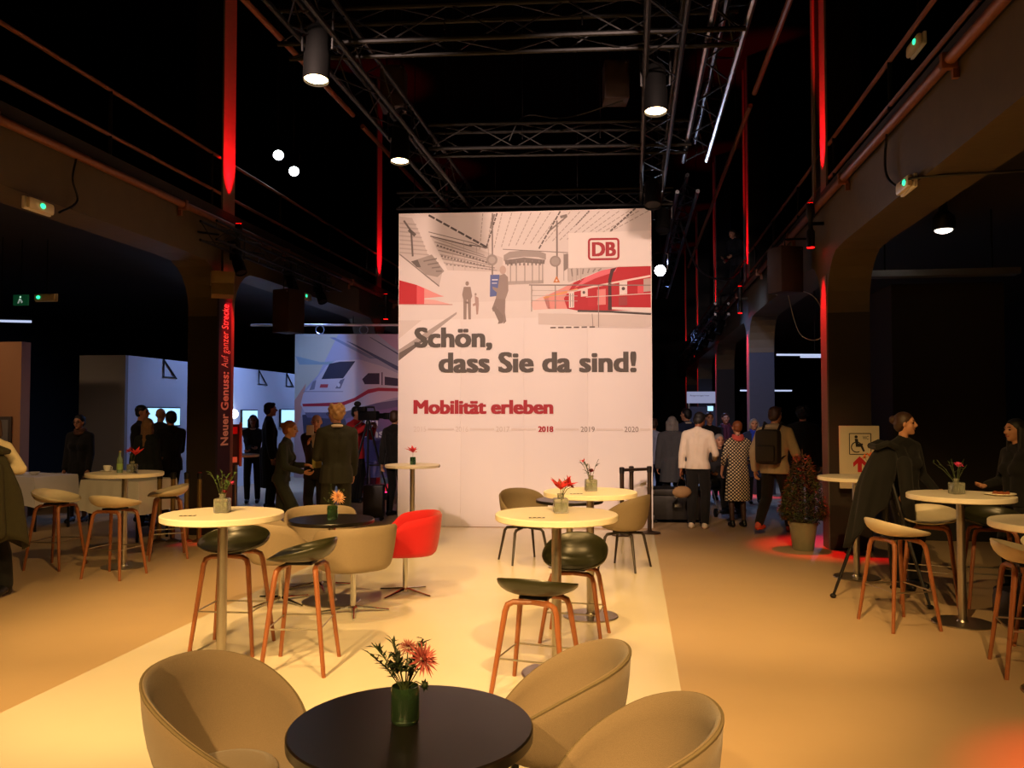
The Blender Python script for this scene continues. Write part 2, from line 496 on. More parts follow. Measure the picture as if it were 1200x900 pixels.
class Flat:
    """flat print: polygons in artwork units, stacked in thin ink layers"""
    def __init__(s, fn):
        s.mb = MB(); s.mats = []; s.fn = fn
    def mi(s, m):
        if m not in s.mats:
            s.mats.append(m)
        return s.mats.index(m)
    def poly(s, pts, m, layer=1):
        s.mb.add([s.fn(x, y, layer) for x, y in pts], [tuple(range(len(pts)))], s.mi(m))
    def line(s, pts, w, m, layer=1):
        for (x0, y0), (x1, y1) in zip(pts[:-1], pts[1:]):
            dx, dy = x1 - x0, y1 - y0
            l = math.hypot(dx, dy) or 1
            nx, ny = -dy / l * w / 2, dx / l * w / 2
            s.poly([(x0 + nx, y0 + ny), (x1 + nx, y1 + ny), (x1 - nx, y1 - ny), (x0 - nx, y0 - ny)], m, layer)
    def dash(s, p, q, w, m, layer=1, n=10, duty=0.6):
        for i in range(n):
            a, b = i / n, (i + duty) / n
            s.line([(p[0] + (q[0] - p[0]) * a, p[1] + (q[1] - p[1]) * a), (p[0] + (q[0] - p[0]) * b, p[1] + (q[1] - p[1]) * b)], w, m, layer)
    def disc(s, cx, cy, rx, ry, m, layer=1, n=18, a0=0, a1=360):
        s.poly([(cx + rx * math.cos(math.radians(a0 + (a1 - a0) * i / n)), cy + ry * math.sin(math.radians(a0 + (a1 - a0) * i / n))) for i in range(n)], m, layer)
    def build(s, name, parent, label=None):
        return s.mb.build(name, s.mats, parent, False, label)

def ink(h):
    return mat('ink_' + h, h, 0.6, var=0.03, scale=4)

F = Flat(L)
# pale grey photo ground, fading out downwards in bands of the print
F.poly([(467.5, 249.5), (765.5, 247), (765.5, 352), (467.5, 356)], ink('e2dad4'), 1)
F.poly([(467.5, 356), (765.5, 352), (765.5, 372), (467.5, 376)], ink('e8e1db'), 1)
# roof lines on the right, steeper towards the middle
for i in range(20):
    x = 568 + i * 11.5
    lean = 4 + i * 3.1
    xb = x - lean * 0.95
    yb = 294 - i * 0.9
    if x > 765:
        break
    F.dash((x, 250), (xb, yb), 1.0, ink('b3a69d'), 2, 9, 0.75)
for a, b, w in [((585, 250), (572, 291), 1.8), ((660, 249), (634, 294), 1.8), ((748, 247), (718, 274), 2.0), ((694, 249), (678, 266), 1.4)]:
    F.dash(a, b, w, ink('6f655f'), 3, 8, 0.8)
# big dashed roof edge from the upper left
F.dash((503, 251), (574, 291), 2.4, ink('57504c'), 3, 8, 0.82)
F.line([(503, 271), (556, 285), (572, 292)], 1.0, ink('8d837d'), 3)
F.line([(505, 276), (555, 289)], 1.4, ink('6f655f'), 3)
F.line([(574, 291), (552, 287)], 1.2, ink('6f655f'), 3)
# escalator hall and stair landings left of the middle
F.poly([(505, 276), (530, 281), (576, 297), (592, 303), (592, 319), (570, 319), (526, 317), (519, 303)], ink('d2c8c1'), 2)
for k in range(7):
    F.line([(508 + k * 2.2, 278 + k * 5), (570 + k * 2.5, 300 + k * 3.0)], 0.9 + 0.5 * (k % 2), ink('a0958e'), 3)
F.dash((513, 287), (575, 309), 2.2, ink('7a706a'), 4, 16, 0.6)
F.dash((518, 300), (572, 313), 2.2, ink('857b74'), 4, 14, 0.6)
F.dash((524, 310), (580, 317), 1.4, ink('8f857e'), 4, 12, 0.5)
for x in (531, 545, 560, 574):
    F.line([(x, 283), (x + 2, 317)], 0.6, ink('b3a69d'), 4)
# grey slatted building at the left edge
F.poly([(467.5, 252), (483, 254), (492, 272), (503, 300), (520, 318), (516, 335), (499, 322), (467.5, 297)], ink('cbc1ba'), 2)
for k in range(8):
    F.line([(468, 260 + k * 5), (488 + k * 2.2, 262 + k * 5.2)], 1.6, ink('b5aaa2'), 3)
F.poly([(482, 306), (507, 298), (522, 318), (514, 325), (500, 322)], ink('a1978f'), 3)
F.poly([(482, 306), (490, 304), (494, 313), (489, 313)], ink('6b625c'), 4)
F.line([(473, 257), (482, 270), (484, 300)], 2.2, ink('6b625c'), 4)
F.line([(479, 268), (487, 275)], 4.0, ink('6b625c'), 4)
for k in range(4):
    F.line([(497 + 5 * k, 306 + 4 * k), (513 + 2 * k, 303 + 5 * k)], 1.6, ink('7f756e'), 4)
F.line([(468, 297), (516, 336)], 1.4, ink('8a817a'), 4)
# red train front at the left edge, blurring out
F.poly([(467.5, 328), (489, 334), (489, 357.5), (467.5, 357)], ink('c4101e'), 2)
F.poly([(489, 334), (498, 338), (498, 357.5), (489, 357.5)], ink('e4545a'), 2)
F.poly([(498, 338), (516, 346), (522, 348), (498, 350)], ink('ea9a94'), 2)
F.poly([(498, 351), (510, 352), (530, 357.5), (498, 357.5)], ink('ecb4ac'), 2)
F.line([(469, 357), (532, 357.8)], 0.9, ink('c58f88'), 3)
# dark platform edge
F.poly([(537, 366.5), (537, 369), (467.5, 424), (467.5, 411)], ink('b1a7a0'), 2)
F.poly([(500, 397), (504, 396), (467.5, 424), (467.5, 415)], ink('6c635d'), 3)
F.poly([(467.5, 376), (495, 376), (467.5, 398)], ink('ddd4cd'), 1)
# lamp posts, clocks, blue sign
F.line([(579.5, 250), (579.5, 324)], 1.6, ink('8a8079'), 4)
F.line([(582, 251), (577, 268)], 2.2, ink('948a83'), 4)
F.disc(579, 305.5, 6.6, 6.6, ink('a0968f'), 5); F.disc(579, 305.5, 4.2, 4.2, ink('b8aea7'), 6)
F.poly([(577, 323), (588, 323), (587, 333), (586, 348), (576.5, 349)], ink('5a6ca8'), 4)
F.line([(579, 329), (586, 329)], 1.4, ink('d9dbe4'), 5); F.line([(579, 333), (585, 333)], 1.0, ink('d9dbe4'), 5)
F.line([(656, 260), (656, 332)], 2.0, ink('8a8079'), 4)
F.line([(647, 272), (668, 255)], 1.8, ink('8a8079'), 4); F.line([(660, 256), (668, 254)], 3.2, ink('8a8079'), 4)
F.disc(654, 308, 6.6, 6.6, ink('9a9089'), 5); F.disc(654, 308, 4.8, 4.8, ink('aaa099'), 6)
F.poly([(655.5, 325), (659.5, 333), (651.5, 333)], ink('cf8348'), 5)
F.disc(655.5, 330.6, 1.2, 1.2, ink('f0d8c8'), 6)
# rotunda
F.poly([(593, 300), (600, 296), (617, 294.5), (634, 295.5), (643, 299), (643, 306), (634, 303), (617, 302), (600, 304), (593, 307)], ink('a89e97'), 4)
F.poly([(594, 306), (617, 303), (642, 306), (641, 311), (617, 309), (595, 311)], ink('8a807a'), 4)
F.poly([(596, 311), (641, 311), (640, 332), (597, 333)], ink('dcd3cc'), 3)
for x in (601, 608, 618, 627, 635, 639):
    F.line([(x, 306), (x, 333)], 1.2, ink('a89e97'), 4)
F.poly([(596, 331), (640, 330), (640, 334), (596, 335)], ink('b9afa8'), 4)
F.dash((597, 311), (640, 311), 3.0, ink('857b75'), 4, 9, 0.35)
F.line([(592, 293), (669, 298)], 0.9, ink('8a8079'), 4)
for k in range(5):
    F.line([(664 + k * 5, 299 + k), (664 + k * 5, 331)], 1.0, ink('b9afa8'), 3)
F.poly([(664, 300), (669, 299), (669, 316), (664, 320)], ink('8f857e'), 4)
F.poly([(669, 316.5), (722, 315.6), (700, 322), (680, 330), (669, 333)], ink('c9c0b9'), 2)
for k in range(6):
    F.line([(673 + k * 7, 317), (674 + k * 6, 326 - k * 1.2)], 1.6, ink('978d86'), 3)
# three figures on the printed platform
G1 = ink('97877d'); G2 = ink('84766e')
F.disc(549.5, 333, 2.1, 2.6, G1, 5)
F.poly([(545.5, 337), (553.5, 337), (555.5, 348), (553.8, 352), (545, 352), (543.6, 346)], G1, 5)
F.poly([(545, 352), (549.2, 352), (548.6, 375.5), (545.2, 375.5)], G1, 5)
F.poly([(550, 352), (554, 352), (554, 375.5), (551, 375.5)], G1, 5)
F.poly([(547, 354), (552, 355), (552, 357), (547, 356.5)], G2, 6)
F.disc(559.5, 346, 1.3, 1.7, ink('a5968c'), 5)
F.poly([(558.5, 347.5), (563, 350), (563.5, 358), (562.5, 369.5), (560.5, 370), (559.8, 359), (556.5, 360), (556, 357.5), (559, 356)], ink('b3988d'), 5)
F.disc(592, 317.5, 3.8, 5.2, ink('c5aea2'), 5)
F.poly([(588, 324), (594, 322), (598, 326), (598.5, 342), (595, 352), (583.5, 351), (585, 344), (580, 340), (579.5, 337), (586, 339)], ink('9d8e86'), 5)
F.poly([(583.5, 351), (595, 352), (594.5, 368), (596, 378), (593, 381), (590.5, 372), (585, 362), (580.5, 367), (579, 363)], ink('94857d'), 5)
F.poly([(579.5, 362), (583, 360), (593, 372), (592, 380), (586, 381), (587, 378)], ink('8a7c74'), 6)
# red regional train on the right
F.poly([(676, 333), (690, 327), (708, 319.5), (727, 315.7), (765.5, 315), (765.5, 366.5), (682, 366.5), (668, 364), (664, 352)], ink('bd1022'), 2)
F.poly([(640, 350), (676, 333), (664, 352), (668, 364), (645, 364)], ink('e79a90'), 2)
F.poly([(625, 356), (645, 346), (648, 364), (628, 365)], ink('ecc6bc'), 2)
F.poly([(690, 327), (708, 319.5), (727, 315.7), (724, 321), (700, 329), (676, 340)], ink('e8707a'), 3)
F.line([(668, 345), (700, 338), (765, 326.5)], 2.2, ink('f1d8d0'), 4)
F.line([(640, 351), (680, 341)], 2.0, ink('e8a868'), 4)
F.poly([(719, 318), (726, 316), (722, 322), (719.5, 332), (720, 366), (715.5, 366), (716, 330)], ink('4a2426'), 4)
for (x0, y0, x1, y1, c) in [(729, 333, 738, 348, 'ece2dc'), (684, 341, 692, 350, 'ecd8d0'), (757, 330, 765.5, 345, 'c0aaa2'), (670, 345, 676, 363, 'f0e4de'), (703, 342, 713, 360, 'e88c88'), (728, 351, 738, 361, 'a33a3c'), (750, 338, 757, 347, 'e4565e')]:
    F.poly([(x0, y0), (x1, y0 - 1), (x1, y1 - .6), (x0, y1)], ink(c), 5)
F.disc(733.5, 341, 2, 2, ink('5a4a46'), 6); F.disc(687.5, 345, 1.6, 1.8, ink('5a4a46'), 6)
for x in (671.6, 674.4):
    F.line([(x, 346), (x, 362)], 0.9, ink('8a807a'), 6)
F.poly([(692, 352), (704, 350), (703, 362), (692, 361)], ink('c21a2a'), 5)
F.line([(680, 366.6), (716, 367.6), (765.5, 371)], 2.4, ink('4c4440'), 5)
F.poly([(720, 362.5), (765.5, 363.5), (765.5, 368), (720, 365)], ink('eee6e0'), 5)
# railing and platform in front of the train
F.line([(623, 335.6), (765.5, 337.4)], 1.2, ink('8d8079'), 7)
for k in range(3):
    F.line([(626, 342 + 6 * k), (680, 343 + 6 * k)], 0.6, ink('bdb2ab'), 7)
F.line([(690, 350.5), (765.5, 347)], 0.9, ink('e8d2ca'), 7)
for x, y in ((626, 367), (654, 364), (704.5, 386)):
    F.line([(x, 336), (x, y)], 0.9, ink('93877f'), 7)
F.poly([(634, 369), (765.5, 372.5), (765.5, 386), (700, 385), (634, 382)], ink('d8cec6'), 3)
F.line([(697, 370), (698, 385)], 0.7, ink('8d8079'), 5)
F.dash((648, 386), (703, 385.5), 1.6, ink('6f655f'), 5, 6, 0.7)
F.line([(700, 386), (765.5, 387)], 0.6, ink('cbbfb7'), 5)
# board behind the mark
F.poly([(669.5, 275), (765.5, 273.5), (765.5, 315), (669.5, 316.3)], ink('eee6df'), 8)
F.build('printed_photo', dw, 'greyish station photograph with red trains printed on the wall')

def frame_poly(Fl, x0, y0, x1, y1, r, w, m, layer):
    def rr(a, b, c, d, q):
        out = []
        for (cx, cy, s) in ((c - q, b + q, -90), (c - q, d - q, 0), (a + q, d - q, 90), (a + q, b + q, 180)):
            for i in range(6):
                an = math.radians(s + 90 * i / 5)
                out.append((cx + q * math.cos(an), cy + q * math.sin(an)))
        return out
    o = rr(x0, y0, x1, y1, r); i_ = rr(x0 + w, y0 + w, x1 - w, y1 - w, max(r - w, 0.3))
    n = len(o)
    for k in range(n):
        j = (k + 1) % n
        Fl.poly([o[k], o[j], i_[j], i_[k]], m, layer)

INKRED = mat('ink_signal_red', 'a8041a', 0.55, var=0.02)
lg = Flat(L)
frame_poly(lg, 692.3, 281.4, 729.2, 307.6, 4.2, 2.5, INKRED, 10)
lg.build('logo_frame', dw, 'red rounded frame of the railway logo')
def panel_text(name, s, x0, y0, x1, y1, m, bold, layer=11, spacing=1.0, label=None, heavy=0.0):
    a = L(x0, y1); b = L(x1, y0)
    mb = MB(); text_fit(mb, s, a[0], a[2], b[0], b[2], -0.0012 * layer, bold, spacing, heavy=heavy)
    return mb.build(name, m, dw, False, label)
panel_text('logo_letters', 'DB', 697.0, 286.2, 725.2, 302.9, INKRED, 0.0, 10, 1.0, heavy=0.014, label='red letters DB inside the logo frame')
INKG = mat('ink_warm_grey', '544e47', 0.6, var=0.02)
panel_text('lettering', 'Schön,', 486.4, 384.6, 579.5, 412.2, INKG, 0.0, heavy=0.019, label='grey lettering reading Schön,')
panel_text('lettering', 'dass Sie da sind!', 515.5, 414.3, 748.3, 438.4, INKG, 0.0, heavy=0.019, label='grey lettering reading dass Sie da sind!')
panel_text('lettering', 'Mobilität erleben', 485.8, 470.4, 651.4, 486.8, INKRED, 0.0, heavy=0.015, label='red lettering reading Mobilität erleben')
for s, x0, x1, c, bd in (('2015', 486, 501, 'e2d8d0', 0), ('2016', 536, 551, 'dcd2ca', 0), ('2017', 584, 600, 'd6ccc4', 0), ('2019', 683.2, 699.6, '8c8279', 0.0), ('2020', 734, 750.2, '8c8279', 0.0)):
    panel_text('timeline_year', s, x0, 501.4, x1, 507.6, ink(c), bd, 11, 1.0, 'thin year number %s' % s)
panel_text('timeline_year', '2018', 633.6, 501, 651.4, 507.8, INKRED, 0.0, 11, 1.0, heavy=0.005, label='bold red year number 2018')
tl = Flat(L)
for a, b in ((503, 534), (553, 582), (602, 631), (653.5, 681), (701.5, 732), (752, 764)):
    tl.line([(a, 504.4), (b, 504.4)], 2.2, ink('e4dad1'), 10)
tl.build('timeline_bar', dw)

# ------------------------------------------------------------------ hanging train poster behind
def LP(px, py, layer=1):
    return ((px - 345) / 120.0 * 2.22, -0.0012 * layer, (560 - py) / 168.0 * 3.06)
ps = thing('train_poster', 'large hanging poster of a white train with a red stripe', 'poster', (-7.15, 16.62, 0.31), 8)
MB().box((0, 0, 0), (2.95, 0.012, 3.06)).build('sheet', mat('poster_blue', 'b9c4e0', 0.6, var=0.25, scale=0.9), ps, False)
Q = Flat(LP)
Q.poly([(345, 392), (395, 392), (372, 440), (345, 470)], ink('d4dccc'), 1)
Q.poly([(345, 470), (358, 450), (352, 490), (345, 505)], ink('d8a898'), 2)
Q.poly([(345, 475), (354, 490), (362, 560), (345, 560)], ink('c0b0b8'), 1)
Q.poly([(354, 487), (430, 478), (504, 462), (504, 560), (362, 560)], ink('8076a8'), 1)
Q.poly([(354, 487), (400, 480), (412, 520), (410, 560), (360, 560)], ink('434a66'), 2)
Q.poly([(440, 392), (504, 392), (504, 440), (455, 405)], ink('cdb0d4'), 1)
Q.poly([(404, 400), (412, 403), (470, 433), (504, 446), (504, 452), (462, 434)], ink('5c6c98'), 3)
Q.poly([(385, 396), (391, 396), (440, 421), (432, 421)], ink('8ca0c8'), 2)
Q.poly([(430, 395), (433, 396), (504, 438), (504, 441)], ink('5c6c98'), 3)
Q.poly([(346, 418), (375, 425), (420, 422), (400, 428), (350, 428)], ink('9cc0cc'), 2)
# train body
Q.poly([(355, 462), (368, 448), (381, 430), (393, 423), (420, 422), (446, 430), (466, 439), (504, 448), (504, 462), (460, 467), (430, 476), (400, 484), (357, 484), (352, 475)], ink('d8dcec'), 4)
Q.poly([(376, 445), (385, 427), (397, 424.5), (415, 424), (401, 444)], ink('2c3450'), 6)
Q.poly([(362, 458), (366, 448), (370, 446), (368, 457)], ink('8890a8'), 6)
Q.poly([(392, 456), (398, 446), (403, 444), (398, 456)], ink('78809a'), 6); Q.disc(396, 452, 1.8, 2.4, ink('dfe6f4'), 7)
Q.poly([(355, 459), (401, 459), (401, 460), (355, 460)], ink('9aa2bc'), 6)
Q.poly([(375, 451), (384, 451), (383, 455), (374, 455)], ink('c04a58'), 7)
Q.poly([(354, 474), (400, 472), (414, 467), (430, 457), (442, 455), (504, 457), (504, 460), (442, 459), (430, 462), (414, 471), (400, 476.5), (355, 477)], ink('b02a48'), 7)
Q.poly([(423, 445), (430, 438), (443, 438), (443, 451), (426, 451)], ink('3a3050'), 6)
Q.line([(446, 437), (446, 452)], 1.4, ink('5a5070'), 6)
Q.poly([(449, 442), (504, 450), (504, 456), (449, 452)], ink('403858'), 6)
Q.poly([(357, 484), (400, 484), (440, 473), (504, 463), (504, 470), (440, 482), (402, 492), (360, 490)], ink('6a7094'), 5)
Q.build('printed_train', ps, 'white train front with a red stripe printed on the sheet')
for s, x0, y0, x1, y1 in (('en', 426.5, 492, 441.5, 500), ('einst', 420.5, 503.6, 456, 513.4)):
    mb = MB(); a = LP(x0, y1); b = LP(x1, y0)
    text_fit(mb, s, a[0], a[2], b[0], b[2], -0.0012 * 9, 0.0, heavy=0.008)
    mb.build('lettering', mat('ink_white', 'f4f2f6', 0.6, var=0.01), ps, False, 'white lettering reading %s' % s)
for x in (0.53, 1.47, 2.42):
    MB().tube([(x + 0.09 * math.cos(a), 0.005, 3.15 + 0.09 * math.sin(a)) for a in [2 * PI * i / 14 for i in range(14)]], 0.012, 6, closed=True).build('ring', M_CHROME, ps)
hr = thing('hanging_rail', 'thin white rail that carries the train poster', 'rail', (-8.1, 16.50, 3.565), 8)
MB().tube([(0, 0, 0), (3.9, 0, 0)], 0.025, 8).build('rod', M_WHITE, hr)
for x in (0.5, 2.2, 3.7):
    MB().tube([(x, 0, 0), (x, 0, 0.74)], 0.008, 6).build('hanger', M_STEELD, hr)

# ------------------------------------------------------------------ booths and partitions of the aisles
struct('booth_wall', MB().box((-9.2, 13.5, 0), (-8.95, 25, 2.72)), M_GREYW, label='white booth wall in cold light with screens')
struct('booth_end_wall', MB().box((-9.85, 13.42, 0), (-8.95, 13.5, 2.72)), M_GREYD, label='grey end wall of the booth')
struct('tan_partition', MB().box((-12.5, 11.7, 0), (-9.6, 11.9, 2.82)), M_TAN, label='tan partition wall beside the buffet')
tb = thing('framed_picture', 'grey framed picture on the tan partition', 'picture', (-10.35, 11.695, 0.85))
MB().box((-0.45, -0.03, 0), (0.62, 0, 0.78), bev=0.006).build('frame', mat('picture_frame', '4a4038', 0.5), tb)
MB().box((-0.40, -0.036, 0.05), (0.57, -0.029, 0.73)).build('canvas', mat('picture_grey', '77726c', 0.6, var=0.3, scale=4), tb, False)
for i, v in enumerate((14.95, 16.35, 19.0, 20.6, 22.2)):
    b = thing('wall_bracket', 'black triangular bracket on the booth wall, number %d from the entrance corner' % (i + 1), 'bracket', (-8.945, v - 0.35, 2.38), 0, 'brackets on the booth wall')
    b['label'] = '%s black triangular bracket on the booth wall, counted from its grey end wall' % ('first', 'second', 'third', 'fourth', 'fifth')[i]
    MB().tube([(0.012, 0, 0.33), (0.012, 0, 0), (0.012, 0.42, 0.0)], 0.014, 6).build('upright', M_BLACK, b)
    MB().tube([(0.012, 0.0, 0.33), (0.012, 0.45, -0.02)], 0.014, 6).build('brace', M_BLACK, b)
for v0, v1, z0, z1, lab in ((14.0, 15.15, 1.42, 1.80, 'bright wall screen behind the man in the dark suit'), (17.75, 18.55, 1.32, 1.76, 'bright wall screen behind the smiling woman'), (19.85, 20.9, 1.32, 1.78, 'bright wall screen beside the train poster')):
    s = thing('wall_screen', lab, 'screen', (-8.95, v0, z0))
    MB().box((0, 0, 0), (0.05, v1 - v0, z1 - z0), bev=0.006).build('housing', M_BLACK, s)
    MB().box((0.05, 0.025, 0.025), (0.054, v1 - v0 - 0.025, z1 - z0 - 0.025)).build('display', M_SCREEN, s, False)
gl = thing('globe_lamp', 'small round white lamp on the booth wall beside the column', 'lamp', (-8.95, 17.2, 1.66))
MB().tube([(0, 0, 0), (0.06, 0, 0)], 0.05, 10).build('mount', M_WHITE, gl)
MB().ball((0.12, 0, 0), 0.10, 14).build('globe', M_LENSW, gl)
# black partition in the right aisle, with conduit tray and spot
struct('partition_dark', MB().box((3.44, 11.6, 0), (4.85, 13.0, 3.42), bev=0.01), mat('dark_brown_partition', '1c1712', 0.75, var=0.2, scale=2), label='tall black partition block in the side aisle')
ct = thing('cable_tray', 'grey cable tray under the gallery above the black partition', 'cable tray', (2.95, 11.2, 3.45))
MB().box((0, -0.1, 0), (1.9, 0.1, 0.02)).build('tray', mat('galvanised', '8a8c90', 0.45, 0.8), ct, False)
for y in (-0.1, 0.085):
    MB().box((0, y, 0.02), (1.9, y + 0.015, 0.08)).build('edge', mat('galvanised', '8a8c90'), ct, False)
for x in (0.3, 1.6):
    MB().tube([(x, 0, 0.02), (x, 0, 0.86)], 0.012, 6).build('hanger', M_STEELD, ct)
rs = thing('aisle_downlight', 'white round downlight glowing under the gallery ceiling', 'lamp', (3.57, 10.06, 3.81))
MB().lathe([(0.03, 0.50), (0.05, 0.22), (0.12, 0.15), (0.13, 0.03), (0.12, 0.0)], 18).build('housing', M_BLACK, rs)
MB().ball((0, 0, 0.01), (0.10, 0.10, 0.05), 14).build('bulb', mat('downlight_glow', 'fff0dc', 0.3, var=0, emit=7), rs)
for (x, y, z, l, lab) in ((-9.25, 10.7, 3.05, 0.75, 'cold white light tube hanging over the buffet'), (3.3, 15.5, 2.75, 1.4, 'blue white light tube beyond the dark column'), (4.5, 18.5, 2.9, 1.8, 'bluish light tube in the aisle past the black partition'), (3.05, 19.5, 2.2, 1.2, 'lower bluish light tube in the side aisle')):
    t = thing('light_tube', lab, 'light tube', (x, y, z), 0)
    MB().tube([(-l / 2, 0, 0), (l / 2, 0.3, 0)], 0.018, 8).build('tube', M_TUBE, t)
    MB().tube([(-l / 2, 0, 0.04), (l / 2, 0.3, 0.04)], 0.028, 6).build('batten', M_STEELD, t)
    MB().tube([(0, 0.15, 0.05), (0, 0.15, 4.3 - z)], 0.006, 5).build('wire', M_STEELD, t)
sc = thing('aisle_screen', 'bright cyan screen at the end of the side aisle', 'screen', (4.72, 16.9, 1.35), 0)
MB().box((0, 0, 0), (0.36, 0.05, 0.5), bev=0.005).build('housing', M_BLACK, sc)
MB().box((0.02, -0.004, 0.02), (0.34, 0.0, 0.48)).build('display', M_SCREEN, sc, False)
MB().tube([(0.18, 0.03, 0), (0.18, 0.03, -1.33)], 0.03, 8).build('stand', M_STEELD, sc)
MB().lathe([(0.2, -1.35), (0.2, -1.335)], 18, c=(0.18, 0.03)).build('base', M_STEELD, sc)
sg = thing('far_stand_sign', 'pale lettered fascia of an exhibition stand deep in the hall', 'sign', (1.95, 30.6, 0), 0)
MB().box((0, 0, 2.03), (1.25, 0.15, 2.45)).build('fascia', mat('fascia_lit', 'b0b8e0', 0.5, emit=0.5, var=0.05), sg, False)
mb = MB(); text_fit(mb, 'Ansprechpartner', 0.1, 2.26, 0.8, 2.34, -0.002, 0.0)
mb.build('lettering', mat('ink_slate', '50566c', 0.6), sg, False)
for x in (0.04, 1.17):
    MB().box((x, 0.02, 0), (x + 0.06, 0.1, 2.03)).build('upright', M_WHITE, sg, False)
MB().box((0.1, 0.05, 0.9), (1.1, 0.1, 1.9)).build('back_panel', mat('stand_back', '50587c', 0.6, emit=0.1), sg, False)
for (x, y, z, w, h, lab) in ((0.12, 24.0, 1.55, 0.42, 0.32, 'glowing monitor at the back beside the display wall edge'), (2.0, 23.0, 1.72, 0.18, 0.16, 'small glowing monitor beside the second column'), (2.0, 27.0, 1.5, 0.5, 0.14, 'wide glowing monitor under the far stand sign')):
    s = thing('far_monitor', lab, 'screen', (x, y, z))
    MB().box((0, 0, 0), (w, 0.05, h), bev=0.004).build('housing', M_BLACK, s)
    MB().box((0.015, -0.004, 0.015), (w - 0.015, 0, h - 0.015)).build('display', M_SCREEN, s, False)
    MB().tube([(w / 2, 0.03, 0), (w / 2, 0.03, -z)], 0.02, 6).build('stand', M_STEELD, s)

# ================================================================== furniture
def smooth01(x):
    x = max(0.0, min(1.0, x)); return x * x * (3 - 2 * x)

def shell_mb(Rx, Ry, seat_z, rim, corner=0.55, thick=0.02, N=44, M=11, back_only=None, flare=0.0, pw=2.3):
    """bucket seat: local +y is the open front, phi = 0 is the back. rim(phi_deg) -> rim height"""
    inner = []
    for j in range(N):
        ph = -PI + 2 * PI * j / N
        dx, dy = math.sin(ph), -math.cos(ph)
        R = 1.0 / ((abs(dx) / Rx) ** pw + (abs(dy) / Ry) ** pw) ** (1 / pw)
        zr = rim(abs(math.degrees(ph)))
        col = []
        for i in range(M + 1):
            t = i / M
            if t < 0.4:
                r = R * (1 - corner) * t / 0.4; z = seat_z + 0.012 * (t / 0.4) ** 2
            else:
                s = (t - 0.4) / 0.6
                a = s * PI / 2
                r = R * (1 - corner) + R * corner * math.sin(a) ** 0.9
                z = seat_z + 0.012 + (zr - seat_z - 0.012) * (1 - math.cos(a))
                r += flare * max(0, z - seat_z)
            col.append(Vector((dx * r, dy * r, z)))
        inner.append(col)
    # outward offset along the grid normals
    outer = []
    for j in range(N):
        col = []
        for i in range(M + 1):
            p = inner[j][i]
            a = inner[j][min(i + 1, M)] - inner[j][max(i - 1, 0)]
            b = inner[(j + 1) % N][i] - inner[j - 1][i]
            if i == 0:
                n = Vector((0, 0, -1))
            else:
                n = a.cross(b)
                n = n.normalized() if n.length > 1e-9 else Vector((0, 0, -1))
                rad = Vector((p.x, p.y, 0))
                if n.dot(Vector((rad.x, rad.y, -0.3))) < 0:
                    n = -n
            col.append(p + n * thick)
        outer.append(col)
    vs = []; fs = []
    W = 2 * (M + 1) + 1
    rimpts = []
    for j in range(N):
        a = inner[j][M]; b = outer[j][M]
        up = (inner[j][M] - inner[j][M - 1]).normalized()
        mid = (a + b) / 2 + up * thick * 0.5
        rimpts.append((a + b) / 2 + up * thick * 0.2 + (b - a) * 0.35)
        vs += inner[j] + [mid] + outer[j][::-1]
    for j in range(N):
        k = (j + 1) % N
        for i in range(W - 1):
            fs.append((j * W + i, k * W + i, k * W + i + 1, j * W + i + 1))
    mb = MB(); mb.add(vs, fs)
    bm = bmesh.new()
    for v in mb.v: bm.verts.new(v)
    bm.verts.ensure_lookup_table()
    for f in mb.f: bm.faces.new([bm.verts[i] for i in f])
    bmesh.ops.remove_doubles(bm, verts=bm.verts[:], dist=0.0008)
    bm.verts.index_update()
    out = MB(); out.add([v.co[:] for v in bm.verts], [[v.index for v in f.verts] for f in bm.faces]); bm.free()
    return out, rimpts

def lerp_rim(table):
    def f(a):
        tot = 0.0
        for da in (-24, -16, -8, 0, 8, 16, 24):
            q = abs(a + da)
            q = 360 - q if q > 180 else q
            for (a0, z0), (a1, z1) in zip(table[:-1], table[1:]):
                if q <= a1:
                    tot += z0 + (z1 - z0) * (q - a0) / (a1 - a0)
                    break
        return tot / 7
    return f

# ---- bar stool: moulded shell on four bent oak legs with a wire footrest
def bar_stool(label, loc, head, seat, m_shell, m_leg=None, back=0.10, group='bar stools'):
    m_leg = m_leg or M_WOOD
    t = thing('bar_stool', label, 'stool', loc, face_rot(head), group)
    z = seat - 0.035
    rim = lerp_rim([(0, seat + back), (40, seat + back * 0.85), (95, seat + back * 0.30), (140, seat - 0.01), (180, seat - 0.035)])
    mb, _ = shell_mb(0.235, 0.215, z, rim, 0.55, 0.014, 40, 9)
    mb.build('seat_shell', m_shell, t, 60)
    zt = z - 0.03
    MB().box((-0.09, -0.09, zt), (0.09, 0.09, z - 0.012), bev=0.006).build('seat_plate', M_BLACK, t)
    for sx in (-1, 1):
        for sy in (-1, 1):
            MB().tube([(0.0, 0.10 * sy, zt - 0.012), (0.115 * sx, 0.118 * sy, zt - 0.014), (0.148 * sx, 0.128 * sy, zt - 0.03), (0.162 * sx, 0.135 * sy, zt - 0.07), (0.228 * sx, 0.205 * sy, 0.0)], [0.016, 0.018, 0.019, 0.018, 0.0135], 8).build('leg', m_leg, t)
    h = 0.30 if seat > 0.7 else 0.22
    k = 1 - h / (zt - 0.07)
    x = 0.228 + (0.162 - 0.228) * h / (zt - 0.07); y = 0.205 + (0.135 - 0.205) * h / (zt - 0.07)
    MB().tube([(-x, -y, h), (x, -y, h), (x, y, h), (-x, y, h)], 0.006, 6, closed=True).build('footrest', M_BRUSH, t)
    return t

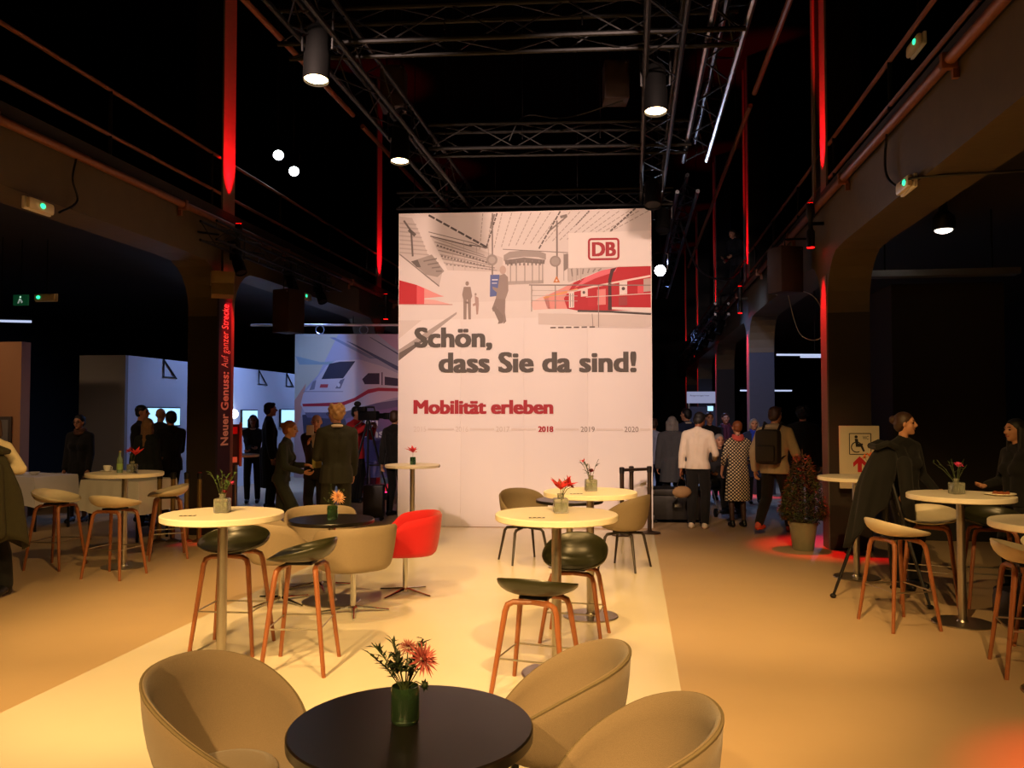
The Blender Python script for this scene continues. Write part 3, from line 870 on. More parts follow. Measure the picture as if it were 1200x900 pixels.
# ---- upholstered tub armchair on four dark legs (front row and behind)
def armchair(label, loc, head, m_shell, piping=True, legs=True, group='upholstered shell armchairs'):
    t = thing('shell_armchair', label, 'armchair', loc, face_rot(head), group)
    rim = lerp_rim([(0, 0.805), (45, 0.79), (95, 0.685), (150, 0.495), (180, 0.44)])
    mb, rp = shell_mb(0.243, 0.238, 0.43, rim, 0.40, 0.024, 56, 13, flare=0.04, pw=2.2)
    mb.build('seat_shell', m_shell, t, 70)
    if piping:
        MB().tube(rp, 0.0065, 6, closed=True).build('piping', M_FABP, t)
        cu = MB().lathe([(0.0, 0.472), (0.12, 0.470), (0.160, 0.460), (0.168, 0.448), (0.16, 0.440)], 26)
        cu.build('seat_cushion', m_shell, t, 60)
    MB().box((-0.10, -0.10, 0.385), (0.10, 0.10, 0.41), bev=0.005).build('seat_plate', M_BLACK, t)
    for sx in (-1, 1):
        for sy in (-1, 1):
            MB().tube([(0.04 * sx, 0.05 * sy, 0.388), (0.15 * sx, 0.14 * sy, 0.375), (0.17 * sx, 0.155 * sy, 0.345), (0.225 * sx, 0.215 * sy, 0.0)], [0.015, 0.017, 0.017, 0.012], 8).build('leg', M_WOODK if not piping else M_BLACK, t)
    return t

# ---- swivel tub chair on a chrome column with a four-star foot
def tub_chair(label, loc, head, m_out, base_rot=20, group='swivel tub chairs'):
    t = thing('tub_chair', label, 'armchair', loc, face_rot(head), group)
    rim = lerp_rim([(0, 0.75), (60, 0.735), (118, 0.665), (124, 0.45), (140, 0.42), (180, 0.42)])
    mb, rp = shell_mb(0.285, 0.275, 0.40, rim, 0.11, 0.035, 60, 14, flare=0.09, pw=2.6)
    mb.build('seat_shell', m_out, t, 55)
    MB().lathe([(0.0, 0.455), (0.18, 0.452), (0.225, 0.44), (0.235, 0.425), (0.225, 0.405)], 28).build('seat_cushion', m_out, t, 60)
    MB().lathe([(0.09, 0.365), (0.09, 0.345), (0.024, 0.335), (0.024, 0.06), (0.04, 0.045), (0.04, 0.02)], 18).build('column', M_POLISH, t)
    for k in range(4):
        a = math.radians(base_rot + 90 * k)
        c, s = math.cos(a), math.sin(a)
        MB().tube([(0.02 * c, 0.02 * s, 0.045), (0.15 * c, 0.15 * s, 0.03), (0.30 * c, 0.30 * s, 0.012)], [0.018, 0.013, 0.010], 8).build('foot', M_POLISH, t)
    return t

# ---- tables
def round_table(name, label, loc, h, d, m_top, thick, pole=0.032, base=0.23, group=None):
    t = thing(name, label, 'table', loc, 0, group)
    r = d / 2
    MB().lathe([(r - 0.006, h - thick), (r, h - thick + 0.005), (r, h - 0.005), (r - 0.005, h)], 64).build('table_top', m_top, t, 30)
    MB().lathe([(0.11, h - thick - 0.006), (0.11, h - thick)], 20).build('top_plate', M_STEELD, t)
    MB().lathe([(pole, 0.012), (pole, h - thick - 0.005)], 18).build('pole', M_BRUSH, t)
    MB().lathe([(base, 0.0), (base, 0.006), (base - 0.008, 0.011), (pole + 0.015, 0.014), (pole + 0.004, 0.03)], 40).build('base_plate', M_BRUSH, t, 30)
    return t

BH = 1.035
TG = 'tall round bar tables'
BAR = {
    'a': round_table('bar_table', 'tall cream bar table with a square vase before the grey swivel chairs', (-2.68, 5.09, 0), BH, 0.78, M_TOPW, 0.042, group=TG),
    'b': round_table('bar_table', 'tall cream bar table carrying a green bottle, ringed by ivory stools', (-5.56, 8.36, 0), BH, 0.80, M_TOPW, 0.042, group=TG),
    'c': round_table('bar_table', 'small tall bar table right before the display wall behind the red chair', (-2.78, 10.15, 0), BH, 0.70, M_TOPW, 0.035, group=TG),
    'd': round_table('bar_table', 'tall cream bar table with a red lily in a glass vase', (-0.50, 5.365, 0.004), BH, 0.80, M_TOPW, 0.042, group=TG),
    'e': round_table('bar_table', 'tall cream bar table behind the red lily table, with a dark flower', (-0.36, 6.90, 0.004), BH, 0.78, M_TOPW, 0.042, group=TG),
    'f': round_table('bar_table', 'tall cream bar table with a plate of snacks and a pink rose', (2.62, 7.13, 0), BH, 0.80, M_TOPW, 0.042, group=TG),
    'g': round_table('bar_table', 'tall cream bar table cut off by the picture edge beside the black bag', (2.56, 5.42, 0), BH, 0.78, M_TOPW, 0.042, group=TG),
    'h': round_table('bar_table', 'tall cream bar table under the wheelchair sign', (2.27, 8.93, 0), BH, 0.74, M_TOPW, 0.038, group=TG),
    'i': round_table('bar_table', 'tall bar table beyond the red banner column', (-6.22, 12.2, 0), BH, 0.72, M_TOPW, 0.038, group=TG),
}
LH = 0.735
LOW = {
    'a': round_table('lounge_table', 'low black round table with the big bouquet between the front armchairs', (-0.68, 2.48, 0.004), LH, 0.75, M_TOPB, 0.038, 0.035, 0.25, 'low black round tables'),
    'b': round_table('lounge_table', 'low black round table among the grey and red swivel chairs', (-2.69, 7.10, 0.004), LH, 0.76, M_TOPB, 0.032, 0.035, 0.26, 'low black round tables'),
    'c': round_table('lounge_table', 'low black round table half hidden behind the tall tables before the display wall', (-0.70, 9.05, 0.004), LH, 0.74, M_TOPB, 0.032, 0.035, 0.24, 'low black round tables'),
}

# ---- seats
armchair('beige armchair facing the bouquet table from its west side, outer shell towards the camera', (-1.40, 2.72, 0.004), 104, M_FAB)
armchair('beige armchair between the bouquet table and the nearest beige armchair, legs showing', (-0.29, 3.12, 0.004), 264, M_FAB)
armchair('beige armchair closest to the camera, only its wide back and arm in view', (-0.02, 2.53, 0.004), 262, M_FAB)
armchair('taupe shell chair on dark legs facing the camera before the display wall', (-1.24, 9.30, 0.004), 150, M_FABD, False)
armchair('taupe shell chair on dark legs turned away beside the belt posts', (-0.10, 9.05, 0.004), 292, M_FABD, False)
tub_chair('grey beige swivel chair seen from behind, nearest the square vase table', (-3.12, 7.00, 0), 58, M_FABD, 30)
tub_chair('grey beige swivel chair with its back to the camera, beside the red chair', (-2.36, 6.74, 0), 312, M_FABD, 62)
tub_chair('grey beige swivel chair facing the camera beyond the black table', (-3.02, 7.66, 0), 160, M_FABD, 10)
tub_chair('bright red swivel chair beside the low black table', (-2.12, 7.50, 0), 252, M_REDF, 48)
bar_stool('olive black stool with a round bowl seat behind the pole of the glass vase table', (-2.86, 5.60, 0), 176, 0.755, M_SHELLB)
bar_stool('olive black stool standing apart in front of the grey swivel chairs, seat side on', (-2.20, 5.26, 0), 262, 0.755, M_SHELLB)
bar_stool('low olive black stool in front of the red lily table', (-0.585, 5.03, 0.004), 12, 0.63, M_SHELLB, back=0.085)
bar_stool('low olive black stool with a tall bucket back behind the red lily table', (-0.44, 6.22, 0.004), 186, 0.58, M_SHELLB, back=0.19)
bar_stool('ivory stool standing apart on the side of the white draped tables', (-6.28, 8.22, 0), 88, 0.755, M_SHELLW)
bar_stool('ivory stool in front of the bottle table, seen from behind', (-5.33, 7.86, 0), 5, 0.755, M_SHELLW)
bar_stool('ivory stool between the bottle table and the brass posts', (-5.42, 8.98, 0), 235, 0.755, M_SHELLW)
bar_stool('ivory stool before the black coat on the tripod', (2.09, 6.99, 0), 72, 0.755, M_SHELLW)
bar_stool('ivory stool at the picture edge in front of the black bag', (2.58, 5.86, 0), 100, 0.755, M_SHELLW)
bar_stool('dark stool behind the rose table beside the woman in black', (3.12, 7.80, 0), 190, 0.755, M_SHELLB)
bar_stool('ivory stool half hidden behind the tripod coat at the rose table', (2.62, 7.86, 0), 200, 0.755, M_SHELLW)
bar_stool('ivory stool of which only a rim shows beyond the picture edge table', (3.03, 6.42, 0), 235, 0.755, M_SHELLW)

# ------------------------------------------------------------------ flowers and tableware
def leaf(mb, p, d, l, w, mi=0, up=Vector((0, 0, 1))):
    p = Vector(p); d = Vector(d).normalized()
    s = d.cross(up)
    s = s.normalized() if s.length > 1e-3 else Vector((1, 0, 0))
    n = s.cross(d)
    a = p + d * l * 0.45
    mb.add([p, a + s * w / 2 + n * w * 0.15, a - n * w * 0.05, a - s * w / 2 + n * w * 0.15, p + d * l - n * l * 0.12], [(0, 1, 2), (0, 2, 3), (1, 4, 2), (3, 2, 4)], mi)

def rnd_dir(zmin=0.0, spread=1.0):
    a = random.uniform(0, 2 * PI)
    r = random.uniform(0, spread)
    return Vector((r * math.cos(a), r * math.sin(a), random.uniform(max(zmin, 0.35), 1.0))).normalized()

def bloom(kind, c, d, r, m, parent, label=None):
    mb = MB()
    d = Vector(d).normalized()
    q = d.to_track_quat('Z', 'Y').to_matrix().to_4x4()
    T = Matrix.Translation(c) @ q
    if kind == 'mum':
        for ring, (n, el, l) in enumerate(((16, 5, 1.0), (15, 24, 0.95), (13, 45, 0.8), (9, 65, 0.6), (5, 80, 0.4))):
            for k in range(n):
                a = 2 * PI * (k + ring * 0.37) / n; e = math.radians(el + random.uniform(-6, 6))
                dd = Vector((math.cos(a) * math.cos(e), math.sin(a) * math.cos(e), math.sin(e)))
                leaf(mb, T @ (dd * r * 0.1), q.to_3x3() @ dd, r * l * random.uniform(0.85, 1.1), r * 0.17, 0, d)
    elif kind == 'lily':
        for k in range(7):
            a = 2 * PI * k / 7 + random.uniform(-0.2, 0.2); e = math.radians(random.uniform(25, 70))
            dd = Vector((math.cos(a) * math.cos(e), math.sin(a) * math.cos(e), math.sin(e)))
            leaf(mb, T @ Vector((0, 0, 0)), q.to_3x3() @ dd, r * random.uniform(0.8, 1.25), r * 0.42, 0, d)
    else:
        for ring, (n, el, l) in enumerate(((6, 25, 1.0), (6, 45, 0.9), (5, 62, 0.8), (4, 78, 0.7))):
            for k in range(n):
                a = 2 * PI * (k + ring * 0.5) / n; e = math.radians(el)
                dd = Vector((math.cos(a) * math.cos(e), math.sin(a) * math.cos(e), math.sin(e)))
                leaf(mb, T @ Vector((0, 0, -r * .2)), q.to_3x3() @ dd, r * l, r * 0.75, 0, d)
        mb.ball(T @ Vector((0, 0, 0.1 * r)), r * 0.45, 8)
    mb.build('bloom', m, parent, True, label)

def vase(kind, label, loc, foliage, blooms, scale=1.0, m_glass=None, spread=0.5, nleaf=30, m_leaf=None):
    """vase with water, stems, leaves and blooms; blooms: (kind, (x,y,z), dir, r, mat)"""
    t = thing('flower_vase', label, 'vase', loc, random.uniform(-20, 20) if kind == 'round' else 12)
    s = scale
    if kind == 'square':
        mb = MB().box((-.042 * s, -.042 * s, 0), (.042 * s, .042 * s, .085 * s), bev=0.008 * s)
        mb.lathe([(.020 * s, .085 * s), (.018 * s, .100 * s), (.023 * s, .112 * s), (.019 * s, .112 * s), (.014 * s, .100 * s)], 16)
        mb.build('glass_body', m_glass or mat('frosted_glass', 'd2d4be', 0.18, trans=0.75, var=0.05), t, 40)
        MB().box((-.034 * s, -.034 * s, .008 * s), (.034 * s, .034 * s, .06 * s), bev=0.006 * s).build('water', M_WATER, t, 40)
        z0 = .085 * s
    else:
        r = .044 * s
        MB().lathe([(r * 0.9, 0), (r, 0.008 * s), (r, .10 * s), (r * 0.94, .112 * s), (r * 0.86, .112 * s), (r * 0.88, .10 * s), (r * 0.88, .014 * s), (0, .012 * s)], 28).build('glass_body', m_glass or M_GLASSG, t, 40)
        MB().lathe([(r * .85, .016 * s), (r * .85, .07 * s)], 24).build('water', M_WATER, t, 40)
        z0 = .10 * s
    st = MB(); fo = MB()
    ends = [(Vector(b[1]), Vector(b[2])) for b in blooms]
    for k in range(foliage):
        a = random.uniform(0, 2 * PI); r = spread * random.uniform(0.25, 1.0)
        e = Vector((r * math.cos(a) * 0.14 * s, r * math.sin(a) * 0.14 * s, z0 + random.uniform(0.06, 0.17) * s))
        ends.append((e, None))
    for e, d in ends:
        b = Vector((random.uniform(-.012, .012) * s, random.uniform(-.012, .012) * s, 0.02 * s))
        n = Vector((e.x * 0.15, e.y * 0.15, z0 + 0.01 * s))
        m = (n + e) / 2 + Vector((0, 0, 0.015 * s))
        st.tube([b, n, m, e], 0.0018 * s, 5)
        if d is None:
            for q in range(max(3, nleaf // max(1, foliage))):
                f = random.uniform(0.3, 1.0)
                p = n.lerp(e, f) + Vector((0, 0, 0.01 * s * (1 - abs(2 * f - 1))))
                dd = ((e - n).normalized() * 0.6 + Vector((random.uniform(-1, 1), random.uniform(-1, 1), random.uniform(-.3, .8)))).normalized()
                leaf(fo, p, dd, random.uniform(0.020, 0.042) * s, random.uniform(0.008, 0.015) * s)
    st.build('stems', M_STEM, t)
    if foliage:
        fo.build('foliage', m_leaf or M_LEAF, t, False)
    for b in blooms:
        bloom(b[0], Vector(b[1]), b[2], b[3], b[4], t)
    return t

zt = BH
vase('round', 'green glass vase with dark twigs and a pink chrysanthemum on the low black table', (-0.705, 2.50, LH + .004), 16, [('mum', (0.055, 0.0, 0.195), (0.75, -0.25, 0.55), 0.058, M_PETP), ('mum', (0.005, 0.01, 0.225), (0.2, -0.3, 0.9), 0.034, mat('petal_dusty', '9c5a50', 0.6, var=0.2)), ('rose', (0.07, -0.02, 0.125), (0.8, -0.2, 0.2), 0.022, M_LEAFD)], 1.0, nleaf=230, m_leaf=M_LEAFD, spread=0.85)
vase('square', 'square glass vase with green foliage and one pink flower above an olive stool', (-2.70, 5.12, zt), 9, [('lily', (0.05, 0, 0.19), (0.6, 0, 0.6), 0.035, M_PETM), ('rose', (0.02, -0.02, 0.14), (0.2, -0.3, 0.6), 0.022, M_PETD)], 1.12, nleaf=60, spread=0.6)
vase('square', 'square glass vase with a big red lily on the middle bar table', (-0.475, 5.40, zt + .004), 3, [('lily', (0.0, -0.01, 0.15), (-0.1, -0.3, 1), 0.10, M_PETR), ('lily', (0.045, 0.0, 0.17), (0.5, -0.2, 1), 0.075, M_PETR), ('rose', (0.075, 0.0, 0.17), (0.6, -0.2, 0.8), 0.02, M_PETD)], 1.12, nleaf=10)
vase('square', 'square glass bottle vase with a small dark red flower and buds', (-0.355, 6.92, zt + .004), 6, [('rose', (0.0, -0.01, 0.17), (0, -0.4, 1), 0.035, M_PETD), ('lily', (-0.06, 0, 0.24), (-0.5, -0.2, 0.8), 0.04, M_PETR)], 1.15, nleaf=26, m_leaf=M_LEAFD, spread=0.8)
vase('square', 'square glass vase with a pink rose beside the snack plate', (2.60, 7.15, zt), 7, [('rose', (0.015, -0.01, 0.235), (0.1, -0.4, 1), 0.045, M_PETM)], 1.12, nleaf=40, m_leaf=M_LEAFD, spread=1.1)
vase('round', 'small green vase with a peach flower on the black table of the swivel chairs', (-2.67, 7.06, LH + .004), 8, [('mum', (0.06, -0.01, 0.20), (0.6, -0.3, 0.5), 0.07, M_PETC)], 1.1, nleaf=70, m_leaf=M_LEAFD, spread=0.7)
vase('round', 'little green vase with a red lily on the table before the display wall', (-2.77, 10.13, zt), 0, [('lily', (0.0, 0, 0.15), (0, -0.3, 1), 0.11, M_PETR)], 0.85)
vase('square', 'glass vase with a red flower standing beside the green bottle', (-5.46, 8.34, zt), 3, [('lily', (0.03, 0, 0.19), (0.3, -0.2, 0.8), 0.10, M_PETR), ('lily', (-0.02, 0, 0.23), (-0.5, -0.2, 0.6), 0.07, M_PETR)], 1.1, nleaf=14)
vase('square', 'slim white vase with orange flowers under the wheelchair sign', (2.40, 8.87, zt), 0, [('lily', (0.0, 0, 0.20), (0, -0.3, 1), 0.065, M_PETO), ('lily', (-0.05, 0, 0.19), (-.5, -0.3, 1), 0.05, M_PETO)], 1.0, m_glass=M_WHITE)

bt = thing('bottle', 'small green glass bottle with a pale label on the table of ivory stools', 'bottle', (-5.585, 8.30, zt))
MB().lathe([(0.0, 0.0), (0.03, 0.0), (0.032, 0.01), (0.032, 0.13), (0.026, 0.155), (0.013, 0.185), (0.012, 0.225), (0.014, 0.23)], 20).build('glass_body', mat('bottle_green', 'a8c49a', 0.06, trans=0.6, var=0.03), bt, 40)
MB().lathe([(0.0326, 0.035), (0.0326, 0.10)], 20).build('paper_label', mat('label_green', '8fb060', 0.6), bt)
MB().lathe([(0.0145, 0.225), (0.0145, 0.24), (0.0, 0.242)], 14).build('cap', mat('cap_gold', 'c8b070', 0.3, 0.8), bt)
def glass(label, loc, h=0.09, r=0.03):
    t = thing('drinking_glass', label, 'glass', loc)
    MB().lathe([(r * .85, 0), (r, h), (r * .93, h), (r * .78, 0.008), (0, 0.008)], 18).build('tumbler', M_GLASS, t, 40)
    return t
glass('clear tumbler standing just beside the red flower vase', (-5.38, 8.27, zt))
cup = thing('coffee_cup', 'white cup on a saucer at the edge of the green bottle table', 'cup', (-5.82, 8.42, zt))
MB().lathe([(0.0, 0.0), (0.045, 0.002), (0.07, 0.012), (0.068, 0.015), (0.03, 0.008)], 22).build('saucer', M_WHITE, cup)
MB().lathe([(0.02, 0.01), (0.035, 0.03), (0.04, 0.07), (0.037, 0.07), (0.03, 0.03), (0, 0.02)], 20).build('bowl', M_WHITE, cup)
MB().tube([(0.038, 0, 0.06), (0.062, 0, 0.055), (0.06, 0, 0.03), (0.036, 0, 0.028)], 0.005, 6).build('handle', M_WHITE, cup)
pl = thing('snack_plate', 'plate with small brown snacks on the rose table', 'plate', (2.90, 7.08, zt))
MB().lathe([(0.0, 0.002), (0.07, 0.002), (0.115, 0.014), (0.113, 0.018), (0.065, 0.007), (0.0, 0.006)], 28).build('dish', M_TOPW, pl)
sn0 = None
for k in range(9):
    a = k * 2.4; r = 0.018 + 0.0065 * k
    tag(MB().ball((0, 0, 0.012), (0.02, 0.016, 0.013), 8).build('snack', mat('snack_brown', '8a4a28', 0.7, var=0.3), None), 'small brown pastry bite lying on the snack plate', 'snack', 'bites on the snack plate').location = (2.90 + r * math.cos(a), 7.08 + r * math.sin(a), zt + 0.006)
def card(label, loc, rot):
    t = thing('menu_card', label, 'card', loc, rot)
    MB().box((-0.05, -0.018, 0), (0.05, 0.018, 0.002)).build('paper', mat('card_dark', '3a3626', 0.5), t, False)
    for x in (-0.03, 0.0, 0.03):
        MB().box((x - 0.006, -0.010, 0.002), (x + 0.006, 0.010, 0.0026)).build('printed_mark', mat('card_cream', 'e8dcb8', 0.6), t, False)
card('little dark card lying near the rim of the glass vase table', (-2.83, 4.92, zt), 14)
card('little dark card lying near the rim of the red lily table', (-0.60, 5.12, zt + .004), 8)
card('little dark card lying on the table of the dark flower', (-0.46, 6.66, zt + .004), 20)
# folded dark cloth at the rose table edge
# ------------------------------------------------------------------ truss and theatre lamps
def truss(label, p0, p1, w, h, m, seg=0.5, chord=0.024, four=True, arm=None):
    p0 = Vector(p0); p1 = Vector(p1)
    t = thing('lighting_truss', label, 'truss', p0)
    d = p1 - p0; Lg = d.length; dn = d.normalized()
    s = dn.cross(Vector((0, 0, 1))).normalized(); up = Vector((0, 0, 1))
    cs = [s * a * w / 2 + up * b * h / 2 for a, b in ((-1, -1), (1, -1), (1, 1), (-1, 1))]
    if not four:
        cs = [s * -w / 2, s * w / 2, up * h]
    for c in cs:
        MB().tube([c, c + d], chord, 8).build('chord', m, t)
    n = max(2, int(Lg / seg))
    for i in range(len(cs)):
        a, b = cs[i], cs[(i + 1) % len(cs)]
        pts = [(a if k % 2 == 0 else b) + d * (k / n) for k in range(n + 1)]
        MB().tube(pts, chord * 0.36, 5).build('lacing_rod', M_TRUSSD, t, False)
    for f in (0.06, 0.36, 0.66, 0.96):
        q = d * f
        if arm:
            MB().tube([q + Vector((0, 0, 0)), q + Vector(arm)], 0.015, 6).build('wall_arm', M_STEELD, t)
        else:
            MB().tube([q + Vector((0, 0, 0)), q + Vector((0, 0, 9.2 - p0.z))], 0.006, 5).build('hanger_wire', M_STEELD, t)
    return t
truss('dark box truss running along the hall above the west edge of the pale runner', (-2.6, -4, 4.98), (-2.6, 12.3, 4.98), 0.30, 0.30, M_TRUSSD)
truss('dark box truss running along the hall above the east edge of the pale runner', (0.28, -4, 4.98), (0.28, 12.3, 4.98), 0.30, 0.30, M_TRUSSD)
truss('shiny aluminium truss slanting in view beside the red column, nearer stretch', (0.82, 3.6, 5.0), (0.82, 10.9, 5.0), 0.30, 0.25, M_CHROME, chord=0.03, four=False)
truss('shiny aluminium truss beyond the display wall, farther stretch', (0.82, 12.4, 5.0), (0.82, 24.0, 5.0), 0.30, 0.25, M_CHROME, chord=0.03, four=False)
truss('dark cross truss nearest the top of the picture', (-3.1, 6.9, 5.1), (0.95, 7.2, 5.1), 0.30, 0.30, M_TRUSSD)
truss('dark cross truss lit bluish above the slogan wall', (-2.5, 9.9, 5.1), (0.7, 10.2, 5.1), 0.30, 0.30, M_TRUSSD)
truss('slim truss carrying lamps just over the display wall', (-3.6, 12.25, 4.95), (0.6, 12.55, 4.95), 0.25, 0.25, M_TRUSSD, 0.35)
truss('small lamp truss clamped to the west gallery beam by the banner column', (-5.35, 9.7, 4.02), (-5.35, 14.2, 4.02), 0.22, 0.24, M_TRUSSD, 0.4, 0.018, arm=(-0.30, 0, 0.05))
truss('small truss full of lamps along the far east gallery', (2.05, 19.5, 4.1), (2.05, 34, 4.1), 0.3, 0.25, M_CHROME, 0.5, 0.03, arm=(0.36, 0, 0.05))
for x, lab in ((-3.9, 'rusty suspended pipe along the west side under the roof'), (1.6, 'rusty suspended pipe along the east side under the roof')):
    t = thing('roof_pipe', lab, 'pipe', (x, 0, 5.9))
    MB().tube([(0, -6, 0), (0, 11, 0)], 0.035, 8).build('pipe', M_RUST, t)
    MB().tube([(0, 11.4, -0.02), (0, 24, -0.02)], 0.035, 8).build('pipe', M_RUST, t)
    for y in (-3, 1, 5, 9, 13, 17, 21):
        MB().tube([(0, y, 0), (0, y, 3.3)], 0.007, 5).build('hanger', M_STEELD, t)
def theatre_lamp(label, loc, aim, top, lit=True, r=0.11, m_lens=None, size=1.0):
    """can with yoke and clamp, hung from z = top"""
    t = thing('theatre_spotlight', label, 'spotlight', loc, 0, 'theatre spotlights')
    d = (Vector(aim) - Vector(loc)).normalized()
    q = (-d).to_track_quat('Z', 'Y').to_matrix().to_4x4()
    s = size
    MB().lathe([(r * 0.7, 0.38 * s), (r * 0.85, 0.36 * s), (r * 0.9, 0.2 * s), (r, 0.18 * s), (r, 0.0), (r * 0.93, 0.0), (r * 0.9, 0.03 * s)], 22, M=q).build('housing', M_CAN, t)
    MB().lathe([(0, 0.022 * s), (r * 0.9, 0.02 * s)], 22, M=q).build('lens', (m_lens or M_LENS) if lit else M_BLACK, t, False)
    c = q @ Vector((0, 0, 0.22 * s))
    for sx in (-1, 1):
        MB().tube([c + Vector((sx * (r + 0.02), 0, 0)), c + Vector((sx * (r + 0.03), 0, 0.26 * s)), c + Vector((0, 0, 0.30 * s))], 0.012, 6).build('yoke', M_BLACK, t)
    MB().tube([c + Vector((0, 0, 0.28 * s)), Vector((c.x, c.y, top - loc[2]))], 0.02, 8).build('clamp', M_STEELD, t)
    return t
theatre_lamp('lit warm theatre spotlight nearest the camera on the west truss', VISIBLE_SPOTS[0][0], (-2.5, 5.85, 0), 4.85, size=1.25)
theatre_lamp('lit warm theatre spotlight on the west truss just ahead of the display wall', VISIBLE_SPOTS[1][0], (-2.5, 8.25, 0), 4.85, size=1.2)
theatre_lamp('lit warm theatre spotlight on the east truss above the slogan', VISIBLE_SPOTS[2][0], (0.2, 7.05, 0), 4.85, size=1.2)
theatre_lamp('unlit theatre spotlight hanging below the lit one of the east truss', (0.26, 10.6, 4.35), (0.3, 9.0, 0), 4.85, False)
theatre_lamp('unlit theatre spotlight close to the top of the display wall', (0.45, 12.42, 4.42), (0.3, 10.5, 0), 4.9, False)
theatre_lamp('white glowing flood lamp in the dark behind the west railing, upper one', (-5.75, 12.63, 5.92), (-2.5, 7.0, 2.0), 9.2, True, 0.09, M_LENSW)
theatre_lamp('white glowing flood lamp in the dark behind the west railing, lower one', (-5.70, 13.14, 5.80), (-2.5, 7.0, 2.0), 9.2, True, 0.09, M_LENSW)
theatre_lamp('dazzling white lamp peeping past the edge of the display wall', (0.45, 13.63, 4.03), (0.2, 5.0, 2.2), 9.2, True, 0.10, M_LENSW)
theatre_lamp('small unlit lamp under the little gallery truss by the banner column', (-5.35, 10.6, 3.62), (-4.6, 10.2, 2), 3.92, False, 0.08)
theatre_lamp('second small unlit lamp under the little gallery truss', (-5.35, 12.4, 3.62), (-4.6, 12.0, 2), 3.92, False, 0.08)
theatre_lamp('third small unlit lamp under the little gallery truss', (-5.35, 13.6, 3.62), (-4.6, 13.0, 2), 3.92, False, 0.08)
for k in range(7):
    theatre_lamp('%s small dark lamp in the row under the far east gallery truss' % ('first', 'second', 'third', 'fourth', 'fifth', 'sixth', 'seventh')[k], (2.05, 20.5 + k * 1.9, 3.62), (1.4, 20.0 + k * 1.9, 2), 3.98, False, 0.09)
# column wash fixtures
for i, v in enumerate(COLS_V[:5]):
    for u, s, w in ((-5.65, 1, 'west'), (2.4, -1, 'east')):
        nth = ['nearest', 'second', 'third', 'fourth', 'fifth'][i]
        t = thing('column_wash_light', 'red washing light fixture on the %s %s column' % (nth, w), 'lamp', (u + s * 0.16, v - 0.02, 4.09), 0, 'red column wash lights')
        MB().lathe([(0.05, -0.30), (0.055, -0.10), (0.03, -0.06), (0.03, 0.06), (0.055, 0.12), (0.05, 0.26)], 14).build('housing', M_BLACK, t)
        MB().lathe([(0.0, -0.302), (0.046, -0.302)], 14).build('lower_lens', M_REDLED, t, False)
        MB().lathe([(0.0, 0.262), (0.046, 0.262)], 14).build('upper_lens', M_REDLED, t, False)
        MB().box((min(0, -s * 0.16), -0.02, -0.02), (max(0, -s * 0.16), 0.02, 0.02)).build('bracket', M_STEELD, t, False)
# loudspeakers
def loudspeaker(label, loc, w, h, d, rot, top, arm=0):
    t = thing('loudspeaker', label, 'loudspeaker', loc, rot, 'hanging loudspeakers')
    MB().box((-w / 2, -d / 2, 0), (w / 2, d / 2, h), bev=0.012).build('cabinet', M_BOX, t)
    MB().box((-w / 2 + 0.015, -d / 2 - 0.006, 0.015), (w / 2 - 0.015, -d / 2, h - 0.015), bev=0.003).build('grille', mat('speaker_grille', '33231a', 0.7, 0.2, bump=0.5, bscale=300), t)
    MB().box((w / 2 - 0.05, -d / 2 - 0.009, h - 0.05), (w / 2 - 0.025, -d / 2 - 0.005, h - 0.025)).build('badge', M_CHROME, t, False)
    if arm:
        a = math.radians(-rot)
        MB().tube([(0, 0, h - 0.02), (0, 0, h + 0.12), (arm * math.cos(a), arm * math.sin(a), h + 0.12)], 0.015, 6).build('wall_arm', M_STEELD, t)
        return
    for x in (-w * 0.3, w * 0.3):
        MB().tube([(x, 0, h - 0.01), (x, 0, h + top)], 0.008, 5).build('hanger', M_STEELD, t)
loudspeaker('brown black loudspeaker hanging over the left end of the printed roof', (-2.84, 9.45, 5.34), 0.29, 0.50, 0.3, 8, 3.3)
loudspeaker('brown black loudspeaker hanging over the red logo', (-0.19, 9.75, 5.40), 0.29, 0.46, 0.3, 8, 3.3)
loudspeaker('tall dark loudspeaker beside the red wash of the shrub column', (2.06, 11.55, 3.32), 0.34, 0.62, 0.34, 24, 0.60, 0.36)
loudspeaker('dark loudspeaker under the gallery beam beside the red banner', (-5.25, 11.95, 2.92), 0.34, 0.66, 0.34, -20, 0.30)
pr = thing('projector_spot', 'pale box shaped flood light above the red banner', 'spotlight', (-5.50, 10.35, 3.42), 30)
MB().box((-0.15, -0.2, 0), (0.15, 0.12, 0.16), bev=0.01).build('housing', mat('box_light', '7a6840', 0.5), pr)
MB().prism([(-0.2, 0.0), (-0.05, 0.0), (-0.12, -0.2), (-0.26, -0.16)], 'x', -0.14, 0.14).build('barn_door', mat('box_light', '7a6840'), pr, False)
MB().tube([(0, 0, 0.16), (0, 0, 0.48)], 0.015, 6).build('clamp', M_STEELD, pr)
